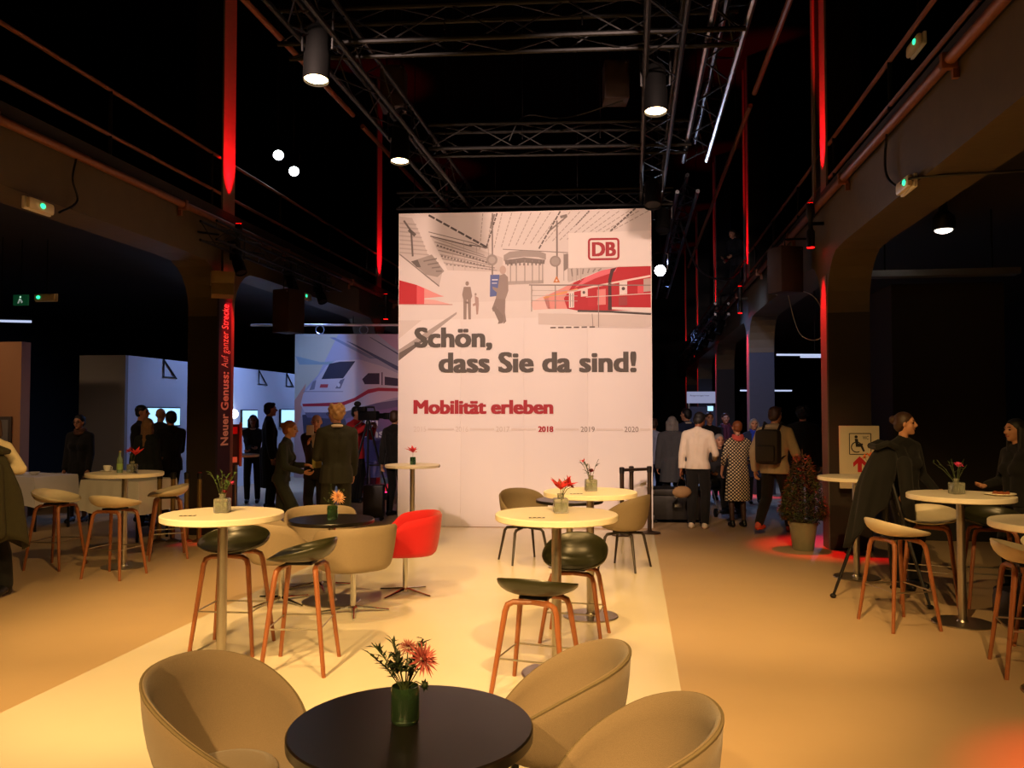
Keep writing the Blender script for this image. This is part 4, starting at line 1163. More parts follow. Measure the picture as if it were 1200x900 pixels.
# bulkhead lights and exit sign
def bulkhead(label, loc, rotz, tilt, green=0, hang=0):
    t = thing('bulkhead_light', label, 'lamp', loc, rotz, 'emergency bulkhead lights')
    MB().box((-0.17, -0.05, -0.055), (0.17, 0.0, 0.055), bev=0.03).build('diffuser', M_BULK, t)
    MB().box((-0.18, 0.0, -0.06), (0.18, 0.03, 0.06), bev=0.008).build('back_plate', M_WHITE, t)
    if hang:
        MB().tube([(0, 0.015, 0.05), (0, 0.015, hang)], 0.008, 5).build('hanger', M_STEELD, t)
    MB().ball((green * 0.09, -0.052, 0.0), (0.034, 0.014, 0.026), 10).build('indicator', M_GREEN, t)
bulkhead('oval bulkhead light with a green indicator on the west gallery beam, nearest one', (-5.60, 7.0, 3.66), 90, 0, 0)
bulkhead('oval bulkhead light with a green indicator on the west beam past the banner column', (-5.60, 13.45, 3.70), 90, 0, -1)
bulkhead('oval bulkhead light with a green indicator on the east gallery beam', (2.35, 7.44, 3.66), -90, 0, 1)
bulkhead('bulkhead light with a green indicator up behind the east railing', (2.62, 7.96, 5.1), -90, 0, 1, 4.1)
bulkhead('small bulkhead light on the far east beam beside the loudspeaker', (2.37, 14.0, 3.72), -90, 0, 1)
bulkhead('bulkhead light with a green indicator beside the exit sign', (-8.72, 11.1, 3.42), 0, 0, -1, 0.88)
ex = thing('exit_sign', 'small green running man exit sign hanging in the dark aisle', 'sign', (-9.08, 11.02, 3.30), 0)
MB().box((-0.12, 0, 0), (0.12, 0.03, 0.16)).build('plate', mat('exit_green', '1f7a4c', 0.5, emit=0.12), ex, False)
e = MB()
e.add([(-0.05, -0.002, 0.03), (-0.02, -0.002, 0.03), (0.0, -0.002, 0.09), (-0.02, -0.002, 0.10)], [(0, 1, 2, 3)])
e.add([(0.02, -0.002, 0.03), (0.045, -0.002, 0.05), (0.01, -0.002, 0.10), (-0.02, -0.002, 0.10)], [(0, 1, 2, 3)])
e.lathe([(0, 0), (0.014, 0)], 10, M=Matrix.Translation((0.0, -0.002, 0.125)) @ Matrix.Rotation(PI / 2, 4, 'X'))
e.build('running_figure', mat('exit_white', 'dff5e8', 0.5, emit=0.25), ex, False)
MB().tube([(0, 0.015, 0.16), (0, 0.015, 1.0)], 0.006, 5).build('hanger', M_STEELD, ex)

# ------------------------------------------------------------------ banner on the column
bn = thing('column_banner', 'narrow banner lettered upwards on the hall side of the column', 'banner', (-5.635, 10.64, 0.78), 0)
MB().box((0, -0.165, 0), (0.03, 0.185, 2.47)).build('sheet', mat('banner_navy', '2c2440', 0.6, var=0.08), bn, False)
def banner_text(s, z0, z1, y0, y1, bold):
    mb = MB()
    # glyph right -> +z, glyph up -> -y, facing +x
    vs, fs = text_verts(s, bold, 1.03)
    xs = [v[0] for v in vs]; ys = [v[1] for v in vs]
    mb.add([(0.0312, y1 - (v[1] - min(ys)) / (max(ys) - min(ys)) * (y1 - y0), z0 + (v[0] - min(xs)) / (max(xs) - min(xs)) * (z1 - z0)) for v in vs], fs)
    mb.build('lettering', mat('banner_white', 'f2ece8', 0.6, var=0.01), bn, False, 'white lettering reading %s' % s)
banner_text('Neuer Genuss:', 0.46, 1.48, -0.09, 0.13, 0.03)
banner_text('Auf ganzer Strecke', 1.54, 2.42, -0.09, 0.16, 0.0)
MB().box((0, -0.17, 2.47), (0.034, 0.19, 2.52)).build('top_clip', M_BLACK, bn, False)

# ------------------------------------------------------------------ posts, sign, shrub, case
def belt_post(label, loc, m, h=0.93, group='belt barrier posts', rb=0.15):
    t = thing('barrier_post', label, 'barrier post', loc, 0, group)
    MB().lathe([(rb, 0), (rb, 0.012), (0.05, 0.03), (0.032, 0.04)], 24).build('base', m, t, 30)
    MB().lathe([(0.03, 0.03), (0.03, h - 0.08)], 14).build('pole', m, t)
    MB().lathe([(0.034, h - 0.08), (0.036, h), (0.02, h + 0.008)], 14).build('belt_head', M_BLACK, t)
    return t
M_BRONZE = mat('bronze_post', '4a3c30', 0.4, 0.7)
M_BRASS = mat('brass_post', '8a7448', 0.4, 0.8)
p1 = belt_post('bronze barrier post nearest the display wall edge, its head joined by a belt', (0.22, 11.72, 0.004), M_BRONZE)
belt_post('bronze barrier post farther from the wall edge, at the other end of the belt', (-0.16, 11.46, 0.004), M_BRONZE)
belt_post('bronze barrier post in the middle of the three by the display wall', (-0.03, 11.70, 0.004), M_BRONZE, rb=0.09)
tag(MB().tube([(-0.16, 11.46, 0.90), (0.20, 11.72, 0.90)], 0.022, 6, flat=1).build('barrier_belt', M_BRONZE), 'dark belt stretched between the bronze barrier posts', 'belt')
for i, x in enumerate((-6.19, -6.01, -5.83, -5.66)):
    belt_post('%s brass coloured barrier post of four before the banner column, counted from the booth side' % ('first', 'second', 'third', 'fourth')[i], (x, 10.06 + 0.02 * i, 0), M_BRASS, 0.9, 'brass posts before the column', 0.085)
ws = thing('accessible_toilet_sign', 'pale sign board with wheelchair symbol and red arrow on a thin stand', 'sign', (2.70, 10.42, 0), 4)
MB().box((-0.235, 0, 0.78), (0.235, 0.02, 1.535), bev=0.002).build('board', mat('sign_cream', 'd8cdb4', 0.6, var=0.02), ws)
def SP(px, py, layer=1):
    return (-0.235 + (px - 976) / 42.0 * 0.47, -0.0012 * layer, 1.535 - (py - 498) / 69.0 * 0.755)
K = ink('1c1a1a')
Sg = Flat(SP)
for a, b in (((986.5, 506.5), (1009, 506.5)), ((1009, 506.5), (1009, 529.5)), ((1009, 529.5), (986.5, 529.5)), ((986.5, 529.5), (986.5, 506.5))):
    Sg.line([a, b], 0.9, K, 2)
Sg.disc(993.6, 510.2, 1.7, 1.7, K, 2)
Sg.poly([(992, 512.3), (995.4, 512.3), (996, 517.5), (1000.6, 517.5), (1000.6, 519.4), (993, 519.4)], K, 3)
Sg.poly([(993, 519.4), (1000, 519.2), (1002.6, 526), (1000.6, 526.6), (998.2, 521.2), (993, 521.2)], K, 4)
for k in range(16):
    a0 = math.radians(70 + 270 * k / 16 - 10); a1 = math.radians(70 + 270 * (k + 1) / 16 - 8)
    Sg.line([(994 + 5.6 * math.cos(a0), 521.5 + 5.6 * math.sin(a0)), (994 + 5.6 * math.cos(a1), 521.5 + 5.6 * math.sin(a1))], 1.1, K, 5)
Sg.build('wheelchair_symbol', ws, 'black wheelchair user in a square outline')
mb = MB(); a = SP(1000.3, 513); b = SP(1006.6, 509.2)
text_fit(mb, 'WC', a[0], a[2], b[0], b[2], -0.003, 0.0); mb.build('lettering', K, ws, False, 'small black lettering reading WC')
Sa = Flat(SP)
RA = mat('ink_arrow_red', 'c01828', 0.6)
Sa.poly([(997, 531.5), (1004, 538.6), (1003.6, 543.4), (999.2, 539.2), (999.2, 549), (994.8, 549), (994.8, 539.2), (990.4, 543.4), (990, 538.6)], RA, 2)
Sa.build('arrow', ws, 'red arrow pointing up')
MB().tube([(-0.03, 0.03, 0.01), (-0.03, 0.03, 1.2)], 0.012, 8).build('pole', M_STEELD, ws)
MB().lathe([(0.15, 0), (0.15, 0.01), (0.03, 0.02)], 22, c=(-0.03, 0.03)).build('base', M_STEELD, ws)

sh = thing('potted_shrub', 'cone shaped leafy shrub in a grey pot lit red from the column', 'plant', (2.07, 10.60, 0))
MB().lathe([(0.0, 0.0), (0.115, 0.0), (0.125, 0.01), (0.165, 0.31), (0.178, 0.31), (0.178, 0.35), (0.155, 0.35), (0.150, 0.31), (0.0, 0.30)], 30).build('pot', mat('grey_pot', '8a8a70', 0.6, bump=0.1), sh, 40)
MB().lathe([(0.0, 0.318), (0.149, 0.316)], 20).build('soil', mat('soil', '2a2018', 0.9), sh)
MB().tube([(0, 0, 0.3), (0, 0, 1.24)], [0.016, 0.006], 7).build('trunk', mat('bark', '4a3828', 0.8), sh)
fo = MB(); tw = MB()
def shrub_r(f):
    return 0.30 * (1 - f) ** 0.72 * (1 if f > 0.12 else 0.72 + 0.28 * f / 0.12) + 0.012
for k in range(110):
    f = 1 - math.sqrt(1 - (k + 0.5) / 110 * 0.98)
    a = k * 2.39996
    z = 0.37 + 0.86 * f
    e = Vector((shrub_r(f) * math.cos(a), shrub_r(f) * math.sin(a), z + 0.03))
    tw.tube([(0, 0, z - 0.05), e * 0.95], 0.003, 4)
for k in range(3600):
    f = 1 - math.sqrt(1 - random.random() * 0.995)
    a = random.uniform(0, 2 * PI)
    r = shrub_r(f) * random.uniform(0.55, 1.04) ** 0.6
    p = Vector((r * math.cos(a), r * math.sin(a), 0.37 + 0.86 * f))
    dd = (Vector((math.cos(a), math.sin(a), 0.2)) + Vector((random.uniform(-1, 1), random.uniform(-1, 1), random.uniform(-.8, .8)))).normalized()
    leaf(fo, p, dd, random.uniform(0.032, 0.055), random.uniform(0.018, 0.03))
tw.build('twigs', mat('bark', '4a3828'), sh, False)
fol = fo.build('foliage', mat('shrub_leaf', '4c5a30', 0.35, var=0.35, scale=25), sh, False)
fol['kind'] = 'stuff'

fc = thing('flight_case', 'black flight case with steel corners behind the display wall edge', 'case', (0.72, 13.1, 0), 4)
MB().box((-0.50, -0.3, 0.06), (0.36, 0.3, 0.42), bev=0.01).build('body', mat('case_black', '14110f', 0.5, var=0.2), fc)
MB().box((-0.50, -0.3, 0.425), (0.36, 0.3, 0.52), bev=0.01).build('lid', mat('case_black', '14110f'), fc)
for x in (-0.47, 0.33):
    for z in (0.09, 0.48):
        MB().box((x - 0.045, -0.312, z - 0.035), (x + 0.045, -0.298, z + 0.035), bev=0.008).build('corner', M_CHROME, fc)
    for y in (-0.22, 0.22):
        MB().lathe([(0.03, -0.02), (0.03, 0.02)], 12, M=Matrix.Translation((x * 0.85, y, 0.03)) @ Matrix.Rotation(PI / 2, 4, 'Y')).build('castor', M_BLACK, fc)
for z in (0.28, 0.42):
    MB().box((-0.13, -0.31, z - 0.03), (-0.01, -0.299, z + 0.03), bev=0.006).build('latch', M_CHROME, fc)

# buffet: two tables with white cloths, narrow white console
def draped_table(label, loc, w, d, h, rot):
    t = thing('draped_table', label, 'table', loc, rot)
    mb = MB()
    nx, ny = 18, 8
    per = []
    pts = []
    for i in range(nx): pts.append((-w / 2 + w * i / nx, -d / 2))
    for i in range(ny): pts.append((w / 2, -d / 2 + d * i / ny))
    for i in range(nx): pts.append((w / 2 - w * i / nx, d / 2))
    for i in range(ny): pts.append((-w / 2, d / 2 - d * i / ny))
    n = len(pts)
    vs = [(x, y, h) for x, y in pts]
    for lv, (zz, fl) in enumerate(((h - 0.02, 0.008), (h - 0.2, 0.03), (h - 0.42, 0.05))):
        for k, (x, y) in enumerate(pts):
            wob = 1 + (0.25 * math.sin(k * 1.9) if lv else 0)
            ln = math.hypot(x, y)
            vs.append((x + x / ln * fl * wob, y + y / ln * fl * wob, zz + (0.015 * math.sin(k * 0.9) if lv == 2 else 0)))
    fs = [tuple(range(n))]
    for lv in range(3):
        for k in range(n):
            j = (k + 1) % n
            fs.append((lv * n + k, lv * n + j, (lv + 1) * n + j, (lv + 1) * n + k))
    mb.add(vs, fs)
    cl = mb.build('cloth', M_CLOTH, t, 50)
    MB().box((-w / 2 + 0.01, -d / 2 + 0.01, h - 0.03), (w / 2 - 0.01, d / 2 - 0.01, h - 0.004)).build('table_top', M_WHITE, t, False)
    for sx in (-1, 1):
        for sy in (-1, 1):
            MB().tube([(sx * (w / 2 - 0.08), sy * (d / 2 - 0.08), 0), (sx * (w / 2 - 0.08), sy * (d / 2 - 0.08), h - 0.03)], 0.02, 7).build('leg', M_STEELD, t)
    return t
draped_table('buffet table with a short white cloth beside the waitress in black', (-9.0, 11.0, 0), 1.5, 0.7, 0.78, -14)
draped_table('second white draped table behind the green bottle table', (-6.75, 10.25, 0), 0.95, 0.7, 0.80, -10)
for k, (x, y) in enumerate(((-9.3, 11.05), (-8.95, 10.85), (-8.7, 10.9))):
    t = thing('stacked_saucer', 'small white dish on the buffet cloth, %s' % ('alone at the far end', 'in the middle nearer the camera', 'closest to the woman with glasses')[k], 'dish', (x, y, 0.78), 0, 'white dishes on the buffet')
    MB().lathe([(0.03, 0), (0.06, 0.02), (0.075, 0.045), (0.07, 0.045), (0.04, 0.012), (0, 0.012)], 18).build('bowl', M_WHITE, t)
cs = thing('console_table', 'narrow white console with a thin frame before the tan partition', 'table', (-9.3, 9.95, 0), -8)
MB().box((-0.8, -0.2, 1.12), (0.55, 0.2, 1.16), bev=0.004).build('top', M_WHITE, cs)
for x in (-0.78, 0.52):
    for y in (-0.17, 0.17):
        MB().box((x - 0.015, y - 0.015, 0), (x + 0.015, y + 0.015, 1.12)).build('leg', M_WHITE, cs, False)
for k, x in enumerate((-8.92, -8.86, -8.98)):
    t = thing('candle', '%s thin pale candle on the white console' % ('middle', 'shortest-set inner', 'tallest outer')[k], 'candle', (x, 9.9 + 0.03 * k, 1.16), 0, 'candles on the console')
    MB().lathe([(0.012, 0), (0.012, 0.10 + 0.02 * k), (0.003, 0.105 + 0.02 * k)], 10).build('stick', M_CLOTH, t)
# rack with leaflets on the far side of the banner column
lr = thing('leaflet_rack', 'slim leaflet rack with red cards beside the banner column', 'rack', (-5.84, 11.35, 0), -30)
MB().box((-0.02, -0.12, 0.92), (0.02, 0.12, 1.52), bev=0.004).build('board', mat('rack_wood', '2e2018', 0.5), lr)
MB().box((0.02, 0.10, 0.9), (0.05, 0.13, 1.55)).build('edge', mat('rack_edge', '9a7a5a', 0.5), lr, False)
MB().box((0.02, -0.08, 1.38), (0.035, 0.06, 1.48)).build('card', M_REDF, lr, False)
MB().box((0.02, -0.08, 0.96), (0.035, 0.06, 1.04)).build('card', M_TOPW, lr, False)
MB().tube([(0, 0, 0.02), (0, 0, 0.95)], 0.02, 8).build('pole', M_STEELD, lr)
MB().lathe([(0.16, 0), (0.16, 0.012), (0.03, 0.025)], 20).build('base', M_STEELD, lr)
# cables under the gallery
def cable(label, pts, r=0.012, m=None):
    P = [Vector(p) for p in pts]
    out = []
    for i in range(len(P) - 1):
        p0 = P[max(i - 1, 0)]; p1 = P[i]; p2 = P[i + 1]; p3 = P[min(i + 2, len(P) - 1)]
        for k in range(6):
            t = k / 6
            out.append(0.5 * ((2 * p1) + (-p0 + p2) * t + (2 * p0 - 5 * p1 + 4 * p2 - p3) * t * t + (-p0 + 3 * p1 - 3 * p2 + p3) * t ** 3))
    out.append(P[-1])
    tag(MB().tube(out, r, 6).build('cable', m or M_BLACK), label, 'cable')
cable('black cable looping down the west beam to the bulkhead light', [(-5.58, 7.5, 4.28), (-5.58, 7.45, 4.05), (-5.60, 7.55, 3.85), (-5.57, 7.25, 3.66)])
cable('black cable looping down the east beam to the bulkhead light', [(2.33, 7.9, 4.30), (2.34, 8.0, 3.95), (2.36, 7.7, 3.72), (2.38, 7.2, 3.66), (3.4, 6.9, 3.6)])
cable('black cable sagging between the far truss and the third east column', [(0.8, 14.0, 4.9), (1.2, 15.2, 4.3), (1.9, 16.4, 4.3), (2.35, 17.6, 4.9)], 0.018)
cable('pale cable loop hanging from the beam beside the shrub column', [(2.45, 13.8, 3.68), (2.6, 12.8, 3.5), (2.66, 12.2, 3.2), (2.62, 12.0, 2.75), (2.5, 12.9, 2.9), (2.45, 13.6, 3.66)], 0.007, M_BULK)
cable('thin cable strung from the hanging speaker to the cross truss', [(-0.1, 9.7, 5.4), (-0.8, 9.9, 5.3), (-1.3, 9.9, 5.35), (-1.5, 9.9, 5.05)], 0.008)

# ================================================================== people
REMESH = []   # (object, voxel, smooth iterations, cut height or None, extra MB or None)

def R3(axis, deg):
    return Matrix.Rotation(math.radians(deg), 3, axis)

def ik(a, b, l1, l2, pole):
    d = b - a
    L_ = d.length
    mx = (l1 + l2) * 0.995
    if L_ > mx:
        b = a + d * (mx / L_); d = b - a; L_ = mx
    dn = d.normalized()
    x = (l1 * l1 - l2 * l2 + L_ * L_) / (2 * L_)
    h = math.sqrt(max(0.0, l1 * l1 - x * x))
    p = (pole - dn * pole.dot(dn))
    p = p.normalized() if p.length > 1e-6 else Vector((0, 1, 0))
    return a + dn * x + p * h, b

def person(label, loc, head, h=1.72, female=False, lean=0, twist=0, look=(0, 0), lh=None, rh=None, lelb=None, relb=None,
           feet=None, pelvis=None, top=('jacket', None), top_m=None, bottom='trousers', bottom_m=None, shoe_m=None,
           hair='short', hair_m=None, skin=None, face=True, collar=None, hem=None, sleeve=1.0, glasses=False, scarf=None,
           shirt=None, voxel=0.012, heels=False, bulk=1.0, legs_m=None, hat=None):
    s = h / 1.75
    skin = skin or M_SKIN
    t = thing('person', label, 'person', loc, face_rot(head))
    V = Vector
    P = V(pelvis) if pelvis else V((0, 0, 0.945))
    RT = R3('Z', -twist) @ R3('X', -lean)
    def T(x, y, z): return P + RT @ V((x, y, z))
    belly, chest, neckb = T(0, 0.005, 0.13), T(0, 0.005, 0.34), T(0, -0.012, 0.52)
    RH = RT @ R3('Z', -look[0]) @ R3('X', -look[1] + lean * 0.5)
    HC = neckb + RT @ V((0, 0.012, 0.085)) + RH @ V((0, 0.022, 0.095))
    sw = 0.165 if female else 0.185
    ls, rs = T(-sw, -0.01, 0.465), T(sw, -0.01, 0.465)
    lw = V(lh) if lh else V((-sw - 0.07, 0.03, 0.84))
    rw = V(rh) if rh else V((sw + 0.07, 0.03, 0.84))
    le, lw = ik(ls, lw, 0.295, 0.255, V(lelb) if lelb else V((-0.45, -1, -0.2)))
    re, rw = ik(rs, rw, 0.295, 0.255, V(relb) if relb else V((0.45, -1, -0.2)))
    lhip, rhip = P + V((-0.088, 0, -0.02)), P + V((0.088, 0, -0.02))
    ft = feet or (((-0.10, 0.0, 0.085), (0.10, 0.02, 0.085)))
    lk, la = ik(lhip, V(ft[0]), 0.43, 0.425, V((-0.05, 1, 0.1)))
    rk, ra = ik(rhip, V(ft[1]), 0.43, 0.425, V((0.05, 1, 0.1)))
    b = 0.92 if female else 1.0
    arms = [(ls, le, lw), (rs, re, rw)]
    legs = [(lhip, lk, la), (rhip, rk, ra)]
    def torso(mb, pad, k=1.0):
        q = b * bulk * k
        mb.capsule(P + V((-.07, 0, 0)), P + V((.07, 0, 0)), .102 * q + pad)
        mb.capsule(T(-.05, 0, .02), T(-.055, 0.005, .14), .098 * q + pad, .092 * q + pad)
        mb.capsule(T(.05, 0, .02), T(.055, 0.005, .14), .098 * q + pad, .092 * q + pad)
        mb.capsule(T(-.055, .005, .13), T(-.075, .0, .34), .092 * q + pad, .098 * q + pad)
        mb.capsule(T(.055, .005, .13), T(.075, .0, .34), .092 * q + pad, .098 * q + pad)
        mb.capsule(T(-.08, 0.01, .30), T(.08, .01, .30), .10 * q + pad)
        mb.capsule(T(-.08, -.005, .40), ls + RT @ V((0.015, 0, -0.01)), .085 * q + pad, .055 * q + pad)
        mb.capsule(T(.08, -.005, .40), rs + RT @ V((-0.015, 0, -0.01)), .085 * q + pad, .055 * q + pad)
        mb.capsule(ls + RT @ V((.02, 0, 0.0)), T(-.03, -.01, .52), .05 * q + pad, .045 + pad)
        mb.capsule(rs + RT @ V((-.02, 0, 0.0)), T(.03, -.01, .52), .05 * q + pad, .045 + pad)
        if female:
            mb.ball(T(-.07, .075, .30), .06 + pad); mb.ball(T(.07, .075, .30), .06 + pad)
    # --- body: one continuous surface
    mb = MB()
    torso(mb, -0.016)
    for a, e, w in arms:
        mb.capsule(a, e, .044 * b, .036 * b); mb.capsule(e, w, .036 * b, .025 * b)
    for a, k, f in legs:
        mb.capsule(a, k, .076 * b, .047 * b)
        c = k.lerp(f, 0.3) + V((0, -0.018, 0))
        mb.capsule(k, c, .048 * b, .05 * b); mb.capsule(c, f, .05 * b, .034 * b)
        mb.capsule(f + V((0, -.03, -.035)), f + V((0, .12, -.05)), .034, .03)
    mb.capsule(neckb + RT @ V((0, 0, -.03)), HC + RH @ V((0, -.02, -.06)), .054 * b, .049 * b)
    HT = Matrix.Translation(HC) @ RH.to_4x4()
    mb.ball((0, -.014, .022), (.074, .092, .088), 16, M=HT)
    mb.ball((0, .016, -.035), (.060, .070, .078), 14, M=HT)
    mb.capsule((0, .052, -.088), (0, .060, -.088), .024, n=10, M=HT)
    mb.capsule((0, .080, .015), (0, .100, -.018), .010, .0155, M=HT)
    mb.capsule((-.04, .066, .03), (.04, .066, .03), .013, M=HT)
    for sx in (-1, 1):
        mb.ball((.074 * sx, -.006, -.002), (.014, .02, .032), 10, M=HT)
        mb.ball((.036 * sx, .052, -.022), (.026, .024, .024), 10, M=HT)
    fingers = MB()
    for sgn, (a, e, w) in ((-1, arms[0]), (1, arms[1])):
        d = (w - e).normalized()
        side = V((0, 1, 0)) - d * d.y
        side = side.normalized() if side.length > 0.3 else V((-sgn, 0, 0))
        nrm = d.cross(side).normalized()
        if nrm.x * sgn > 0: nrm = -nrm          # palm faces the body
        q = Matrix((side, nrm, d)).transposed().to_4x4()
        pc = w + d * .05
        mb.ball((0, 0, 0), (.040, .018, .052), 12, M=Matrix.Translation(pc) @ q)
        for i, (o, l) in enumerate(((.028, .072), (.010, .082), (-.009, .077), (-.027, .060))):
            p0 = w + d * .085 + side * o
            p1 = p0 + (d * .92 + nrm * .38).normalized() * l * .45
            p2 = p1 + (d * .62 + nrm * .78).normalized() * l * .32
            p3 = p2 + (d * .25 + nrm * .97).normalized() * l * .26
            fingers.tube([p0 - d * .02, p0, p1, p2, p3], [.0085, .009, .0085, .0078, .006], 6)
        th0 = w + d * .03 + side * .032
        th1 = th0 + (side * .6 + d * .75 + nrm * .25).normalized() * .036
        th2 = th1 + (side * .15 + d * .95 + nrm * .35).normalized() * .032
        fingers.tube([th0 - side * .012, th0, th1, th2], [.010, .0105, .0095, .007], 6)
    def sub(mb, name, m, vox, it=3, cut=None, extra=None, lab=None):
        for i, p in enumerate(mb.v):
            mb.v[i] = (p[0] * s, p[1] * s, p[2] * s)
        if extra is not None:
            extra.v = [(p[0] * s, p[1] * s, p[2] * s) for p in extra.v]
        o = mb.build(name, m, t, False, lab, fix=False)
        REMESH.append((o, vox * s, it, None if cut is None else cut * s, extra))
        return o
    def plain(mb, name, m, lab=None):
        mb.v = [(p[0] * s, p[1] * s, p[2] * s) for p in mb.v]
        return mb.build(name, m, t, True, lab)
    sub(mb, 'body', skin, voxel, 2, None, fingers)
    if face:
        for sx in (-1, 1):
            plain(MB().ball((.033 * sx, .071, .008), (.014, .010, .008), 8, M=HT), 'eye', M_EYE)
        plain(MB().capsule((-.020, .079, -.056), (.020, .079, -.056), .006, n=7, M=HT), 'mouth', M_LIP)
        eb = MB()
        for sx in (-1, 1):
            eb.capsule((.018 * sx, .079, .034), (.046 * sx, .070, .034), .0045, n=5, M=HT)
        plain(eb, 'eyebrows', hair_m or M_BLACK)
    if glasses:
        g = MB()
        for sx in (-1, 1):
            g.tube([(.034 * sx + .024 * math.cos(a), .098 - abs(math.cos(a)) * .004, .006 + .019 * math.sin(a)) for a in [2 * PI * i / 12 for i in range(12)]], .003, 5, M=HT, closed=True)
            g.tube([(.058 * sx, .094, .01), (.078 * sx, 0.0, .012)], .003, 5, M=HT)
        g.tube([(-.011, .098, .008), (.011, .098, .008)], .003, 5, M=HT)
        plain(g, 'glasses', M_BLACK)
    # --- hair
    if hair and hair != 'bald':
        hb = MB()
        hb.ball((0, -.026, .040), (.083, .094, .082), 16, M=HT)
        if hair == 'buzz':
            hb.ball((0, -.045, -.005), (.076, .066, .07), 12, M=HT)
        else:
            hb.ball((0, -.052, -.010), (.080, .068, .085), 14, M=HT)
            for sx in (-1, 1):
                hb.ball((.066 * sx, -.03, .012), (.022, .05, .05), 10, M=HT)
        if hair == 'short':
            hb.ball((0.02, .035, .088), (.05, .04, .028), 10, M=HT)
        if hair == 'curly':
            for k in range(26):
                a = k * 2.4; z = .11 - .15 * k / 26
                rr = .085 * math.sqrt(max(0.02, 1 - ((z - .03) / .1) ** 2))
                if math.sin(a) > 0.55 and z < .07: continue
                hb.ball((rr * math.cos(a), -.025 + rr * 1.08 * math.sin(a), z), .03, 8, M=HT)
        if hair in ('long', 'bob'):
            dn = -.34 if hair == 'long' else -.12
            for k, x in enumerate((-.065, -.035, 0, .035, .065)):
                hb.capsule(HT @ V((x, -.06 + abs(x) * .4, .0)), HC + RT @ V((x * 1.25, -.085 + abs(x) * .5, dn)), .048, .034)
            for sx in (-1, 1):
                hb.capsule(HT @ V((.075 * sx, -.01, .02)), HC + RT @ V((.085 * sx, .0, dn * .7)), .028, .022)
        if hair == 'bun':
            hb.ball((0, -.125, .035), (.042, .038, .042), 12, M=HT)
        if hair == 'ponytail':
            hb.capsule(HT @ V((0, -.115, .03)), HC + RT @ V((0, -.155, -.13)), .03, .016)
            hb.ball((0, -.115, .035), .032, 10, M=HT)
        sub(hb, 'hair', hair_m or M_BLACK, 0.010, 2)
    if hat:
        hb = MB()
        hb.ball((0, -.02, .055), (.090, .102, .080), 16, M=HT); hb.capsule((-.05, -.02, .03), (.05, -.02, .03), .06, M=HT)
        sub(hb, 'hood' if hat[0] == 'hood' else 'cap', hat[1], 0.011, 2)
    # --- upper garment
    kind = top[0] if isinstance(top, tuple) else top
    pads = {'jacket': .020, 'coat': .028, 'shirt': .014, 'sweater': .014, 'dress': .010, 'hoodie': .026}
    pad = pads[kind]
    hem_z = hem if hem is not None else {'jacket': .80, 'coat': .55, 'shirt': .93, 'sweater': .88, 'dress': .52, 'hoodie': .82}[kind]
    ub = MB()
    torso(ub, pad)
    for a, e, w in arms:
        if sleeve > 0.5:
            f = (sleeve - 0.5) * 2
            wq = e.lerp(w, f * (0.93 if kind != 'coat' else 0.97))
            ub.capsule(a, e, .050 * b + pad, .042 * b + pad); ub.capsule(e, wq, .042 * b + pad, .031 * b + pad)
        else:
            ub.capsule(a, a.lerp(e, sleeve * 2), .050 * b + pad, .046 * b + pad)
    if hem_z < .93:
        low = hem_z - 0.10
        fl = {'dress': 1.18, 'coat': 1.16}.get(kind, 1.0)
        cx = [P + V((-.068, 0.0, .0)), P + V((.068, 0.0, .0)), P + V((0, .02, 0)), P + V((0, -.025, 0))]
        for c in cx:
            mid = V((c.x * 1.08, c.y, P.z - 0.1))
            end = V((c.x * fl * 1.1, c.y * fl, low))
            kx = (lk.x + rk.x) * .5
            if hem_z < .7:
                end += V((kx - P.x, ((lk.y + rk.y) * .5 - P.y) * .5, 0))
            ub.capsule(c, mid, .104 * b * bulk + pad, .106 * b * bulk + pad)
            ub.capsule(mid, end, .106 * b * bulk + pad, .104 * b * fl * bulk + pad)
    ub.capsule(neckb + RT @ V((0, -.004, -.03)), neckb + RT @ V((0, -.002, .02)), .062 + pad * .3, .058 + pad * .3)
    if kind == 'hoodie':
        ub.capsule(neckb + RT @ V((-.06, -.07, .01)), neckb + RT @ V((.06, -.07, .01)), .05)
        ub.capsule(neckb + RT @ V((-.085, .0, .01)), neckb + RT @ V((-.06, -.07, .01)), .035)
        ub.capsule(neckb + RT @ V((.085, .0, .01)), neckb + RT @ V((.06, -.07, .01)), .035)
    sub(ub, {'jacket': 'suit_jacket', 'coat': 'coat', 'shirt': 'shirt', 'sweater': 'sweater', 'dress': 'dress', 'hoodie': 'hoodie'}[kind], top_m, 0.015, 3, hem_z if hem_z < .93 else None)
    if shirt:
        sh_ = MB()
        sh_.add([T(-.045, .118, .50), T(.045, .118, .50), T(.012, .139, .25), T(-.012, .139, .25), T(-.03, .06, .535), T(.03, .06, .535)],
                [(0, 1, 2, 3), (4, 5, 1, 0)])
        sh_.add([T(-.045, .108, .50), T(.045, .108, .50), T(.012, .129, .25), T(-.012, .129, .25), T(-.03, .05, .535), T(.03, .05, .535)],
                [(3, 2, 1, 0), (0, 1, 5, 4)])
        plain(sh_, 'shirt_front', shirt)
    if collar:
        c = MB()
        c.tube([neckb + RT @ V((.066 * math.cos(a), -.004 + .066 * math.sin(a), .022 + .012 * -math.sin(a))) for a in [2 * PI * i / 16 for i in range(16)]], .018, 7, closed=True)
        plain(c, 'collar', collar)
